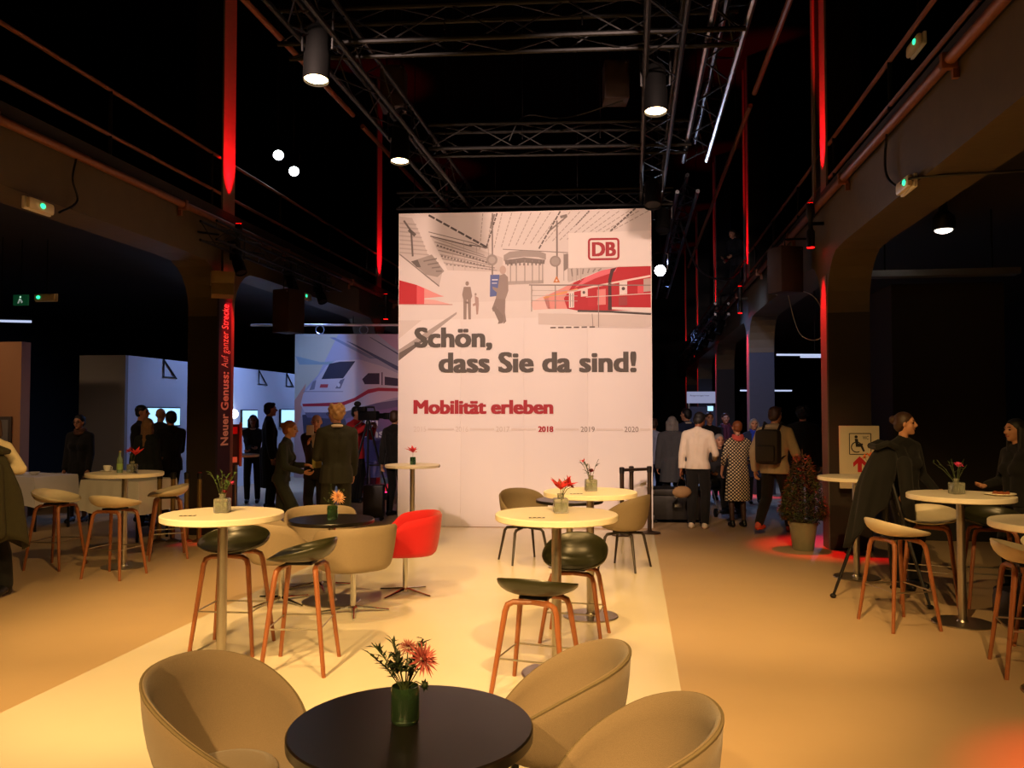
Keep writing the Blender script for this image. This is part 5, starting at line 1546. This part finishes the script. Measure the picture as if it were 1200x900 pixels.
    if scarf:
        c = MB()
        for dz, r in ((.0, .078), (.035, .070)):
            c.tube([neckb + RT @ V((r * math.cos(a), -.004 + r * math.sin(a), dz + .014 * math.cos(2 * a))) for a in [2 * PI * i / 18 for i in range(18)]], .030, 8, closed=True)
        if scarf[1]:
            c.capsule(T(-.03, .12, .50), T(-.04, .155, .18), .035, .04); c.capsule(T(.035, .12, .50), T(.03, .155, .10), .035, .04)
        plain(c, 'scarf', scarf[0])
    # --- lower garment
    if bottom in ('trousers', 'wide'):
        lb = MB()
        lb.capsule(P + V((-.07, 0, 0.0)), P + V((.07, 0, 0.0)), .112 * b * bulk)
        lb.capsule(P + V((-.06, 0, .03)), P + V((.06, 0, .03)), .098 * b * bulk)
        wd_ = 1.25 if bottom == 'wide' else 1.0
        for a, k, f in legs:
            c = k.lerp(f, 0.3) + V((0, -0.02, 0))
            lb.capsule(a, k, .098 * b, .076 * b * wd_)
            lb.capsule(k, c, .076 * b * wd_, .075 * b * wd_); lb.capsule(c, k.lerp(f, .97), .075 * b * wd_, .060 * b * wd_)
        sub(lb, 'trousers', bottom_m, 0.015, 3, None)
    elif bottom == 'skirt':
        lb = MB()
        lb.capsule(P + V((-.06, 0, .04)), P + V((.06, 0, .04)), .105 * b)
        for c in ((-.06, 0), (.06, 0), (0, .02), (0, -.02)):
            lb.capsule(P + V((c[0], c[1], 0)), V((P.x + c[0] * 1.05, P.y + c[1], .42)), .112 * b, .115 * b)
        sub(lb, 'skirt', bottom_m, 0.015, 3, .52)
    if bottom in ('skirt', 'none') and legs_m:
        lb = MB()
        for a, k, f in legs:
            c = k.lerp(f, 0.3) + V((0, -0.018, 0))
            lb.capsule(a.lerp(k, .4), k, .07 * b, .054 * b); lb.capsule(k, c, .054 * b, .055 * b); lb.capsule(c, f, .055 * b, .039 * b)
        sub(lb, 'stockings', legs_m, 0.014, 2)
    for k, (a, kk, f) in enumerate(legs):
        sb = MB()
        lift = .035 if heels else 0
        sb.capsule(f + V((0, -.035, -.042 + lift)), f + V((0, .06, -.046 + lift * .4)), .043, .046)
        sb.capsule(f + V((0, .06, -.046 + lift * .4)), f + V((0, .155, -.056)), .046, .034)
        sb.capsule(f + V((0, -.012, 0)), f + V((0, -.025, -.04)), .042, .044)
        fz = min(f.z - .085, 0.0) if f.z < .1 else f.z - .085
        sb.v = [(p[0], p[1], max(p[2], fz + (.0 if not heels else .012))) for p in sb.v]
        if heels:
            sb.capsule(f + V((0, -.055, -.03)), f + V((0, -.06, -.078)), .02, .008)
        plain(sb, 'shoe', shoe_m or M_BLACK)
    return t

C_BLK = mat('cloth_black', '070706', 0.9, var=0.2, scale=30, sheen=0.05)
C_BLK2 = mat('cloth_charcoal', '1c1b1e', 0.9, var=0.2, scale=30)
C_SUIT = mat('cloth_dark_suit', '232318', 0.85, var=0.15, scale=40)
C_GRN = mat('cloth_black_green', '1a2016', 0.85, var=0.2, scale=30)
C_GREY = mat('cloth_grey_coat', '54565a', 0.9, var=0.15, scale=40)
C_WHT = mat('cloth_white_shirt', 'd8ccb8', 0.8, var=0.05, bump=0.1, bscale=30)
C_NAVY = mat('cloth_navy', '1a2748', 0.85, var=0.15)
C_BLUE = mat('cloth_blue_scarf', '1c3fc0', 0.85, var=0.15)
C_RED = mat('cloth_red', 'b01c24', 0.85, var=0.1)
C_REDS = mat('cloth_coral_scarf', 'c8564a', 0.85, var=0.1)
C_BEIG = mat('cloth_beige_hoodie', 'b0a084', 0.9, var=0.1, scale=60)
C_OLIVE = mat('cloth_olive', '33301a', 0.9, var=0.2, scale=30)
C_CREAM = mat('cloth_cream', 'd8c8a4', 0.9, var=0.1, scale=60)
C_HAIRB = mat('hair_black', '12100e', 0.6, var=0.3, scale=60)
C_HAIRBR = mat('hair_brown', '3a2414', 0.55, var=0.3, scale=60)
C_HAIRG = mat('hair_ginger', '7a4420', 0.55, var=0.3, scale=60)
C_HAIRBL = mat('hair_blond', '9a7444', 0.55, var=0.3, scale=60)
C_HAIRGR = mat('hair_grey', '85827e', 0.6, var=0.3, scale=60)
C_STOCK = mat('stockings_dark', '3a241a', 0.6, var=0.1)
# dress print: cream spots on dark ground
M_DOT = mat('dress_spotted', '1c1712', 0.8)
def dots(m):
    nt = m.node_tree; b = nt.nodes['Principled BSDF']
    tc = nt.nodes.new('ShaderNodeTexCoord')
    mp = nt.nodes.new('ShaderNodeMapping'); mp.inputs['Scale'].default_value = (28, 28, 28); mp.inputs['Rotation'].default_value = (0.0, 0.785, 0.0)
    nt.links.new(tc.outputs['Object'], mp.inputs[0])
    sx = nt.nodes.new('ShaderNodeSeparateXYZ'); nt.links.new(mp.outputs[0], sx.inputs[0])
    def wave(o):
        a = nt.nodes.new('ShaderNodeMath'); a.operation = 'FRACT'; nt.links.new(o, a.inputs[0])
        c = nt.nodes.new('ShaderNodeMath'); c.operation = 'LESS_THAN'; c.inputs[1].default_value = 0.60; nt.links.new(a.outputs[0], c.inputs[0])
        return c.outputs[0]
    mu = nt.nodes.new('ShaderNodeMath'); mu.operation = 'MULTIPLY'
    nt.links.new(wave(sx.outputs[0]), mu.inputs[0]); nt.links.new(wave(sx.outputs[2]), mu.inputs[1])
    mx = nt.nodes.new('ShaderNodeMix'); mx.data_type = 'RGBA'
    mx.inputs[6].default_value = rgb('1c1712') + (1,); mx.inputs[7].default_value = rgb('d8c8a4') + (1,)
    nt.links.new(mu.outputs[0], mx.inputs[0]); nt.links.new(mx.outputs[2], b.inputs['Base Color'])
dots(M_DOT)

# --- west side
person('woman in black jacket and skirt with glasses standing by the white buffet table', (-8.50, 11.62, 0), 172, 1.65, True, look=(4, 8), top='jacket', top_m=C_BLK, bottom='skirt', bottom_m=C_BLK, hair='bun', hair_m=C_HAIRB, glasses=True, scarf=(mat('scarf_print', '5a3a28', 0.8, var=0.5, scale=40), False), heels=True, legs_m=C_STOCK, rh=(.20, .10, .80), lh=(-.20, .10, .82))
person('stout man in dark suit with white shirt front before the pale booth wall', (-7.62, 11.85, 0), 78, 1.80, bulk=1.12, top='jacket', top_m=C_BLK, bottom_m=C_BLK, hair='buzz', hair_m=C_HAIRB, shirt=C_WHT, rh=(.20, .25, 1.0), lh=(-.18, .25, 1.0))
person('bald man facing the wall screen behind the blond woman', (-7.76, 12.60, 0), 350, 1.76, top='jacket', top_m=C_BLK2, bottom_m=C_BLK, hair='bald', face=False)
person('woman with long blond hair in dark coat seen from behind', (-7.16, 11.30, 0), 10, 1.60, True, top='coat', top_m=C_GRN, bottom_m=C_BLK, hair='long', hair_m=C_HAIRBL, face=False)
person('dark haired man holding a small cup next to the black column', (-7.22, 12.02, 0), 300, 1.71, top='jacket', top_m=C_BLK, bottom_m=C_BLK, hair='short', hair_m=C_HAIRB, rh=(.10, .26, 1.22), lh=(-.12, .24, 1.12))
person('smiling woman in black sweater with folded hands before a wall screen', (-7.10, 14.6, 0), 160, 1.64, True, top='sweater', top_m=C_BLK2, bottom_m=C_BLK, hair='bob', hair_m=C_HAIRB, rh=(-.03, .22, 1.10), lh=(.03, .24, 1.06), collar=C_WHT)
person('tall man in a long black coat turned away beyond the bar table', (-6.38, 13.75, 0), 60, 1.86, top='coat', top_m=C_BLK, bottom_m=C_BLK, hair='short', hair_m=C_HAIRB, hem=.35)
person('ginger woman in dark green blouse striding past with wide trousers', (-4.54, 10.15, 0), 82, 1.63, True, lean=9, look=(4, 4), top='shirt', top_m=C_GRN, bottom='wide', bottom_m=C_GRN, hair='bun', hair_m=C_HAIRG, rh=(.14, .34, 1.0), lh=(-.10, .30, 1.08), feet=((-.09, -.30, .13), (.09, .30, .085)), pelvis=(0, 0, .90), hem=.86)
person('bald man in black suit holding a white napkin to his face', (-4.46, 11.15, 0), 176, 1.66, top='jacket', top_m=C_BLK, bottom_m=C_BLK, hair='bald', shirt=C_WHT, look=(-10, 6), rh=(.04, .25, 1.32), lh=(-.30, .12, .86))
person('man in dark suit with fair wavy hair seen from behind', (-3.68, 9.86, 0), 335, 1.79, look=(-38, 4), top='jacket', top_m=C_SUIT, bottom_m=C_SUIT, hair='curly', hair_m=C_HAIRBL, collar=C_WHT, glasses=True, rh=(.22, .16, .88), lh=(-.14, .24, 1.12), bulk=1.06, feet=((-.13, 0, .085), (.13, .02, .085)))
person('camera operator in a red jacket behind the video tripod', (-5.20, 14.95, 0), 105, 1.80, top='jacket', top_m=C_RED, bottom_m=C_BLK, hair='short', hair_m=C_HAIRB, rh=(.12, .36, 1.42), lh=(-.08, .34, 1.36))
person('person in black suit half hidden by the display wall, rolling suitcase beside', (-3.88, 13.05, 0), 20, 1.72, True, top='jacket', top_m=C_BLK, bottom_m=C_BLK, hair='short', hair_m=C_HAIRBR, face=False, lh=(-.27, .0, .83))
person('person in cream jumper and black trousers cut off by the western picture edge', (-6.03, 6.95, 0), 172, 1.70, True, top='sweater', top_m=C_CREAM, bottom='wide', bottom_m=C_BLK, hair='bob', hair_m=C_HAIRBR, heels=True, feet=((-.26, .10, .085), (.08, .0, .085)), rh=(.20, .20, .95), lh=(-.13, .16, 1.16), lelb=(-1, -.1, -.35))
# --- east side, the crowd beside the display wall
person('person with grey hair and grey coat seen from behind beside the display wall', (0.63, 13.75, 0), 355, 1.62, top='coat', top_m=C_GREY, bottom_m=C_BLK, hair='bob', hair_m=C_HAIRGR, face=False, hem=.60)
person('person in pale blue shirt just past the display wall edge', (0.36, 15.0, 0), 10, 1.58, top='shirt', top_m=mat('cloth_pale_blue', '9aa4c0', 0.8), bottom_m=C_NAVY, hair='short', hair_m=C_HAIRBR, face=False)
person('man in white shirt and black trousers seen from behind, head bowed', (0.93, 12.30, 0), 18, 1.70, look=(22, 22), lean=3, top='shirt', top_m=C_WHT, bottom_m=C_BLK, hair='short', hair_m=C_HAIRB, skin=M_SKIN2, shoe_m=mat('white_shoe', 'd8cdb8', 0.5), lh=(-.27, .02, .80), rh=(.20, .24, 1.04), hem=.90, bulk=1.04)
person('woman with short red hair in a spotted dress seen from behind', (1.53, 12.55, 0), 350, 1.56, True, top='dress', top_m=M_DOT, bottom='none', hair='buzz', hair_m=C_HAIRG, face=False, scarf=(C_REDS, False), legs_m=C_STOCK, sleeve=.72, hem=.44, bulk=1.12, lh=(-.24, .10, .92), rh=(.20, .22, 1.02))
person('man in navy jacket with black hair facing the back of the hall', (0.98, 15.5, 0), 330, 1.76, top='jacket', top_m=C_NAVY, bottom_m=C_BLK, hair='short', hair_m=C_HAIRB, face=True, look=(-30, 0), collar=C_WHT)
person('man in black sweater facing the camera under the far stand sign', (1.47, 16.4, 0), 172, 1.68, top='sweater', top_m=C_BLK, bottom_m=C_BLK, hair='buzz', hair_m=C_HAIRBR)
person('person in dark jacket with reddish scarf at the back of the crowd', (1.87, 17.3, 0), 175, 1.67, True, top='jacket', top_m=C_BLK2, bottom_m=C_BLK, hair='short', hair_m=C_HAIRBR, scarf=(mat('scarf_wine', '5a2434', 0.8), True))
person('older woman with pale hair and a bright blue scarf facing the camera', (2.24, 15.9, 0), 178, 1.57, True, top='coat', top_m=C_NAVY, bottom_m=C_BLK, hair='bob', hair_m=C_HAIRGR, scarf=(C_BLUE, True))
person('man in beige hoodie walking with a dark backpack and red shoes', (1.97, 11.98, 0), 30, 1.80, look=(15, 4), top='hoodie', top_m=C_BEIG, bottom_m=C_BLK, hair='short', hair_m=C_HAIRBR, face=False, shoe_m=mat('shoe_red', 'c0503a', 0.6), feet=((-.10, -.34, .16), (.10, .26, .085)), pelvis=(0, 0, .915), rh=(.24, .20, 1.02), lh=(-.26, -.06, .86))
person('person in black coat seen from behind between the shrub and the backpack', (2.66, 13.55, 0), 15, 1.78, top='coat', top_m=C_BLK, bottom_m=C_BLK, hair='curly', hair_m=C_HAIRB, face=False)
person('man in the side aisle silhouetted against the cyan screen', (4.22, 14.8, 0), 280, 1.62, top='jacket', top_m=C_BLK, bottom_m=C_BLK, hair='curly', hair_m=C_HAIRBR, collar=C_WHT)
person('woman in black with hair tied back standing behind the rose table', (2.62, 8.52, 0), 150, 1.69, True, look=(-34, 2), top='sweater', top_m=C_BLK, bottom_m=C_BLK, hair='bun', hair_m=C_HAIRBR, rh=(.22, .14, .94), lh=(-.20, .20, .98))
person('woman with long dark hair at the eastern picture edge facing the rose table', (3.58, 8.36, 0), 256, 1.63, True, top='sweater', top_m=C_BLK, bottom_m=C_BLK, hair='long', hair_m=C_HAIRB, look=(0, 4), rh=(.12, .26, 1.08))
# person in the wheelchair among the crowd
person('grey haired person sitting in the wheelchair, face towards the camera', (1.42, 14.05, 0), 165, 1.70, pelvis=(0, -0.02, 0.56), top='jacket', top_m=C_BLK2, bottom_m=C_BLK, hair='buzz', hair_m=C_HAIRGR, feet=((-.11, .52, .19), (.11, .52, .19)), rh=(.24, .24, .72), lh=(-.24, .24, .72), hem=.52)
# on the east gallery
person('visitor with pale face leaning over the gallery railing above the crowd', (2.52, 20.4, 4.52), 230, 1.62, lean=14, top='jacket', top_m=C_BLK2, bottom_m=C_BLK, hair='short', hair_m=C_HAIRBR, rh=(.16, .34, 1.0), lh=(-.16, .34, 1.0))
person('second visitor on the gallery just behind the leaning one', (2.62, 21.1, 4.52), 225, 1.70, top='jacket', top_m=C_RED, bottom_m=C_BLK, hair='bald', rh=(.16, .30, 1.0), lh=(-.16, .30, 1.0))

# ------------------------------------------------------------------ things people hold, wear or stand by
def held(name, label, cat, loc, rot=0):
    return thing(name, label, cat, loc, rot)
nk = held('napkin', 'white paper napkin held before the face of the bald man', 'napkin', (-4.47, 10.93, 1.45), 0)
MB().box((-0.055, -0.006, -0.07), (0.055, 0.006, 0.07), bev=0.003).build('paper', M_CLOTH, nk)
bk = held('leaflet', 'greenish leaflets carried by the ginger woman', 'leaflet', (-4.00, 10.02, 1.08), 20)
MB().box((-0.06, -0.008, -0.09), (0.06, 0.008, 0.09)).build('paper', mat('leaflet_olive', '8a8440', 0.6), bk, False)
ph = held('phone', 'small blue lit phone between the ginger woman and the suited man', 'phone', (-4.00, 10.22, 1.07), 40)
MB().box((-0.035, -0.006, -0.07), (0.035, 0.006, 0.07), bev=0.004).build('body', M_BLACK, ph)
MB().box((-0.031, -0.0075, -0.064), (0.031, -0.006, 0.064)).build('display', mat('phone_glow', '9ab4c8', 0.3, emit=0.25), ph, False)
bg = held('handbag', 'beige and black soft bag hanging from the hand of the man in white shirt', 'bag', (0.70, 12.30, 0.50), 20)
b_ = MB(); b_.ball((0, 0, 0.03), (0.15, 0.08, 0.09), 14); b_.build('body', mat('bag_beige', '9a7c54', 0.8, var=0.2), bg)
MB().tube([(-.08, 0, .10), (-.05, 0, .20), (0, 0, .26), (.05, 0, .20), (.08, 0, .10)], 0.009, 6).build('handle', C_BLK, bg)
bp_ = held('backpack', 'dark backpack on the back of the man in the beige hoodie', 'backpack', (1.97, 11.98, 0), face_rot(30))
b_ = MB(); b_.box((-0.17, -0.34, 0.98), (0.17, -0.15, 1.46), bev=0.07); b_.build('body', mat('pack_dark', '26211a', 0.8, var=0.2), bp_)
MB().box((-0.13, -0.385, 1.02), (0.13, -0.32, 1.24), bev=0.03).build('front_pocket', mat('pack_dark', '26211a'), bp_)
for sx in (-1, 1):
    MB().tube([(sx * .11, -.17, 1.44), (sx * .12, -.06, 1.56), (sx * .125, .10, 1.50), (sx * .14, .16, 1.32), (sx * .16, .06, 1.12), (sx * .15, -.16, 1.06)], 0.018, 7, flat=0.5).build('strap', C_BLK, bp_)
su = held('suitcase', 'black rolling suitcase beside the person half hidden by the display wall', 'suitcase', (-4.04, 12.48, 0), 8)
MB().box((-0.16, -0.11, 0.05), (0.16, 0.11, 0.56), bev=0.03).build('shell', M_BLACK, su)
for x in (-0.09, 0.09):
    MB().tube([(x, 0.07, 0.55), (x, 0.07, 0.86)], 0.008, 6).build('handle_rod', M_CHROME, su)
MB().tube([(-0.09, 0.07, 0.86), (0.09, 0.07, 0.86)], 0.014, 6).build('grip', M_BLACK, su)
for x in (-0.12, 0.12):
    for y in (-0.07, 0.07):
        MB().ball((x, y, 0.028), 0.028, 8).build('wheel', M_BLACK, su)

def tripod(label, loc, apex, r, m, rot=0):
    t = thing('tripod', label, 'tripod', loc, rot)
    MB().lathe([(0.03, apex - 0.08), (0.045, apex - 0.05), (0.045, apex), (0.03, apex + 0.03)], 14).build('head', m, t)
    for k in range(3):
        a = math.radians(90 + 120 * k); c, s = math.cos(a), math.sin(a)
        l = MB().tube([(0.03 * c, 0.03 * s, apex - 0.04), (r * 0.55 * c, r * 0.55 * s, apex * 0.45), (r * c, r * s, 0.02)], [0.020, 0.018, 0.012], 8).build('leg', m, t)
        MB().ball((r * c, r * s, 0.022), (0.03, 0.03, 0.022), 8).build('foot', m, l)
        MB().tube([(0, 0, apex * 0.52), (r * 0.5 * c, r * 0.5 * s, apex * 0.5)], 0.006, 5).build('spreader', m, t)
    MB().tube([(0, 0, apex * 0.45), (0, 0, apex)], 0.016, 8).build('centre_post', m, t)
    return t
tripod('tall black video tripod behind the suited man', (-4.78, 14.4, 0), 1.52, 0.48, M_BLACK, 20)
vc = thing('video_camera', 'black broadcast camera on the tripod before the train poster', 'camera', (-4.78, 14.4, 1.55), -12)
MB().box((-0.18, -0.07, 0.0), (0.20, 0.07, 0.17), bev=0.02).build('body', M_BLACK, vc)
MB().lathe([(0.045, 0.20), (0.05, 0.30), (0.06, 0.34), (0.062, 0.44), (0.05, 0.44)], 18, M=Matrix.Translation((0, 0, 0.08)) @ Matrix.Rotation(PI / 2, 4, 'Y')).build('lens', M_BLACK, vc)
MB().box((0.36, -0.08, 0.02), (0.46, 0.08, 0.14), bev=0.012).build('lens_hood', M_BLACK, vc)
MB().tube([(-0.12, 0, 0.16), (-0.12, 0, 0.24), (0.12, 0, 0.24), (0.14, 0, 0.16)], 0.016, 8).build('top_handle', M_BLACK, vc)
MB().box((-0.14, -0.16, 0.16), (0.02, -0.06, 0.25), bev=0.02).build('viewfinder', M_BLACK, vc)
MB().ball((-0.20, -0.04, 0.30), (0.07, 0.05, 0.05), 12).build('microphone', mat('mic_foam', '111111', 0.95), vc)
MB().tube([(-0.1, 0.0, 0.0), (-0.3, -0.12, -0.18)], 0.012, 7).build('pan_bar', M_BLACK, vc)

tripod('black tripod under a draped black coat beside the ivory stool', (2.26, 7.95, 0), 1.30, 0.46, M_BLACK, -25)
# coat draped over the tripod, and a second one hanging from an arm: folds hanging from a shoulder line, longer on one side
dc = MB()
nA, nZ = 40, 12
vs = []
for iz in range(nZ + 1):
    f = iz / nZ
    for k in range(nA):
        a = 2 * PI * k / nA
        lenf = 0.62 + 0.20 * math.cos(a - 2.9)
        z = 1.40 - lenf * f ** 1.0 * 1.15
        r = 0.045 + 0.125 * min(1, f * 2.6) ** 0.6 + 0.02 * f
        fold = 1 + 0.13 * f * math.sin(5 * a + 0.6) + 0.06 * f * math.sin(11 * a)
        sx = -0.17 * f + 0.02
        vs.append((r * 1.05 * fold * math.cos(a) + sx, r * 0.75 * fold * math.sin(a), z))
fs = [tuple(range(nA))]
for iz in range(nZ):
    for k in range(nA):
        j = (k + 1) % nA
        fs.append((iz * nA + k, iz * nA + j, (iz + 1) * nA + j, (iz + 1) * nA + k))
dc.add(vs, fs)
ct_ = thing('draped_coat', 'long black coat thrown over the tripod beside the wheelchair sign table', 'coat', (2.26, 7.95, 0), 8)
dco = dc.build('coat_body', C_BLK, ct_, 60)
sm_ = dco.modifiers.new('thick', 'SOLIDIFY'); sm_.thickness = 0.012
MB().capsule((0.14, -0.12, 1.24), (0.17, -0.16, 0.58), 0.065, 0.05).build('sleeve', C_BLK, ct_)
MB().tube([(-0.08, -0.08, 1.38), (0, -0.11, 1.42), (0.1, -0.06, 1.38), (0.1, 0.05, 1.39), (0, 0.09, 1.42), (-0.09, 0.04, 1.39)], 0.03, 8, closed=True).build('collar', C_BLK, ct_)

oc = MB()
vs = []
for iz in range(nZ + 1):
    f = iz / nZ
    for k in range(nA):
        a = 2 * PI * k / nA
        r = 0.05 + 0.13 * min(1, f * 2.2) ** 0.7 + 0.03 * f
        fold = 1 + 0.12 * f * math.sin(5 * a + 2.0) + 0.05 * f * math.sin(9 * a)
        vs.append((r * 1.1 * fold * math.cos(a) + 0.08 * f, r * 0.75 * fold * math.sin(a), 1.36 - (0.86 + 0.06 * math.sin(2 * a)) * f))
oc.add(vs, fs)
oc_ = thing('hanging_coat', 'dark olive coat hanging over the arm of the person in cream jumper', 'coat', (-5.76, 6.70, 0), 10)
oco = oc.build('coat_body', C_OLIVE, oc_, 60)
sm_ = oco.modifiers.new('thick', 'SOLIDIFY'); sm_.thickness = 0.012
MB().capsule((0.10, -0.13, 1.20), (0.17, -0.17, 0.62), 0.06, 0.05).build('sleeve', C_OLIVE, oc_)
MB().tube([(-0.08, -0.06, 1.34), (0, -0.09, 1.38), (0.1, -0.05, 1.34), (0.1, 0.05, 1.34), (0, 0.08, 1.37), (-0.09, 0.04, 1.34)], 0.028, 8, closed=True).build('collar', C_OLIVE, oc_)
hb_ = thing('travel_bag', 'black shiny travel bag lying on the floor under the picture edge table', 'bag', (3.18, 7.14, 0), 10)
b_ = MB().box((-0.30, -0.15, 0.0), (0.32, 0.15, 0.30), bev=0.09); b_.build('body', mat('bag_black', '0e0d0d', 0.4, var=0.3, bump=0.4, bscale=14), hb_)
for y in (-0.07, 0.07):
    MB().tube([(-.14, y, .28), (-.12, y * .8, .38), (0, y * .6, .42), (.12, y * .8, .38), (.14, y, .28)], 0.011, 7).build('handle', M_BLACK, hb_)
MB().box((-0.24, -0.165, 0.06), (0.1, -0.145, 0.20), bev=0.01).build('pocket', mat('bag_black', '0e0d0d'), hb_)
pb = thing('white_plinth', 'corner of a low white plinth at the western picture edge', 'plinth', (-5.95, 6.45, 0), 8)
MB().box((-0.55, -0.16, 0), (0.30, 0.16, 0.20), bev=0.006).build('block', M_WHITE, pb)

# wheelchair
wc = thing('wheelchair', 'dark wheelchair carrying the grey haired person in the crowd', 'wheelchair', (1.42, 14.05, 0), face_rot(165))
for sx in (-1, 1):
    w = MB().tube([(sx * .29, .30 * math.cos(a) - .02, .30 + .30 * math.sin(a)) for a in [2 * PI * i / 28 for i in range(28)]], 0.016, 7, closed=True).build('wheel', M_BLACK, wc)
    MB().tube([(sx * .315, .27 * math.cos(a) - .02, .30 + .27 * math.sin(a)) for a in [2 * PI * i / 28 for i in range(28)]], 0.007, 5, closed=True).build('hand_rim', M_CHROME, w)
    sp = MB()
    for i in range(10):
        a = 2 * PI * i / 10
        sp.tube([(sx * .29, -.02, .30), (sx * .29, .29 * math.cos(a) - .02, .30 + .29 * math.sin(a))], 0.002, 4)
    sp.build('spokes', M_CHROME, w, False)
    MB().tube([(sx * .22, -.26, .95), (sx * .22, -.20, .90), (sx * .22, -.20, .42), (sx * .22, .28, .42), (sx * .20, .46, .12)], 0.012, 7).build('frame', M_CHROME, wc)
    MB().tube([(sx * .20, .33, .08), (sx * .20, .47, .08)], 0.01, 6).build('caster_fork', M_CHROME, wc)
    MB().lathe([(0.07, -.015), (0.07, .015)], 16, M=Matrix.Translation((sx * .20, .34, .07)) @ Matrix.Rotation(PI / 2, 4, 'Y')).build('caster', M_BLACK, wc)
    MB().box((sx * .11 - .07, .44, .085), (sx * .11 + .07, .62, .10)).build('foot_plate', M_BLACK, wc, False)
    MB().box((sx * .25 - .03, -.18, .64), (sx * .25 + .03, .18, .67), bev=0.008).build('armrest', M_BLACK, wc)
MB().box((-.21, -.20, .41), (.21, .24, .44), bev=0.01).build('seat', M_BLACK, wc)
MB().box((-.21, -.24, .44), (.21, -.21, .86), bev=0.01).build('backrest', M_BLACK, wc)
# pink up-light and its washed drape in front of the poster
up = thing('floor_uplight', 'little floor up-light washing a fold of cloth pink under the train poster', 'lamp', (-4.75, 15.5, 0), 0)
MB().box((-0.12, -0.1, 0), (0.12, 0.1, 0.14), bev=0.012).build('housing', M_BLACK, up)
MB().box((-0.09, -0.07, 0.14), (0.09, 0.07, 0.143)).build('lens', mat('pink_led', 'ff2a78', 0.3, var=0, emit=4), up, False)
spot('pink_wash_lamp', (-4.75, 15.5, 0.16), (-4.70, 15.95, 0.9), 45, (1.0, 0.03, 0.22), 60, 0.6, 0.05)
dr = thing('cloth_drape', 'narrow hanging cloth lit pink below the train poster', 'drape', (-4.66, 16.0, 0), 0)
mb = MB()
vs = []; N_ = 16
for z, w in ((0.0, 0.24), (0.4, 0.17), (0.95, 0.10)):
    for k in range(N_):
        x = -w + 2 * w * k / (N_ - 1)
        vs.append((x, 0.03 * math.sin(k * 1.7), z))
fs = [(a * N_ + k, a * N_ + k + 1, (a + 1) * N_ + k + 1, (a + 1) * N_ + k) for a in range(2) for k in range(N_ - 1)]
mb.add(vs, fs)
o_ = mb.build('cloth', mat('drape_grey', '8a7c84', 0.8), dr)
sm_ = o_.modifiers.new('thick', 'SOLIDIFY'); sm_.thickness = 0.01
MB().tube([(0, 0.02, 0.9), (0, 0.02, 1.0)], 0.02, 6).build('clip', M_STEELD, dr)

# ================================================================== fuse the figures' volumes into continuous surfaces
def fuse_all():
    for o, vox, it, cut, extra in REMESH:
        m = o.modifiers.new('fuse', 'REMESH'); m.mode = 'VOXEL'; m.voxel_size = vox; m.use_smooth_shade = True
        if it:
            k = o.modifiers.new('soft', 'SMOOTH'); k.factor = 0.5; k.iterations = it
    bpy.context.view_layer.update()
    dg = bpy.context.evaluated_depsgraph_get()
    done = []
    for o, vox, it, cut, extra in REMESH:
        me = bpy.data.meshes.new_from_object(o.evaluated_get(dg))
        done.append((o, me, cut, extra))
    for o, me, cut, extra in done:
        o.modifiers.clear()
        old = o.data
        if cut is not None or extra is not None:
            bm = bmesh.new(); bm.from_mesh(me)
            if cut is not None:
                r = bmesh.ops.bisect_plane(bm, geom=bm.verts[:] + bm.edges[:] + bm.faces[:], plane_co=(0, 0, cut), plane_no=(0, 0, 1), clear_inner=True)
                ed = [e for e in r['geom_cut'] if isinstance(e, bmesh.types.BMEdge)]
                bmesh.ops.holes_fill(bm, edges=ed, sides=0)
            if extra is not None:
                vv = [bm.verts.new(p) for p in extra.v]
                for f in extra.f:
                    bm.faces.new([vv[i] for i in f])
            for f in bm.faces: f.smooth = True
            bm.to_mesh(me); bm.free()
        if len(me.materials) == 0:
            me.materials.append(old.materials[0])
        me.name = o.name
        o.data = me
        bpy.data.meshes.remove(old)
fuse_all()
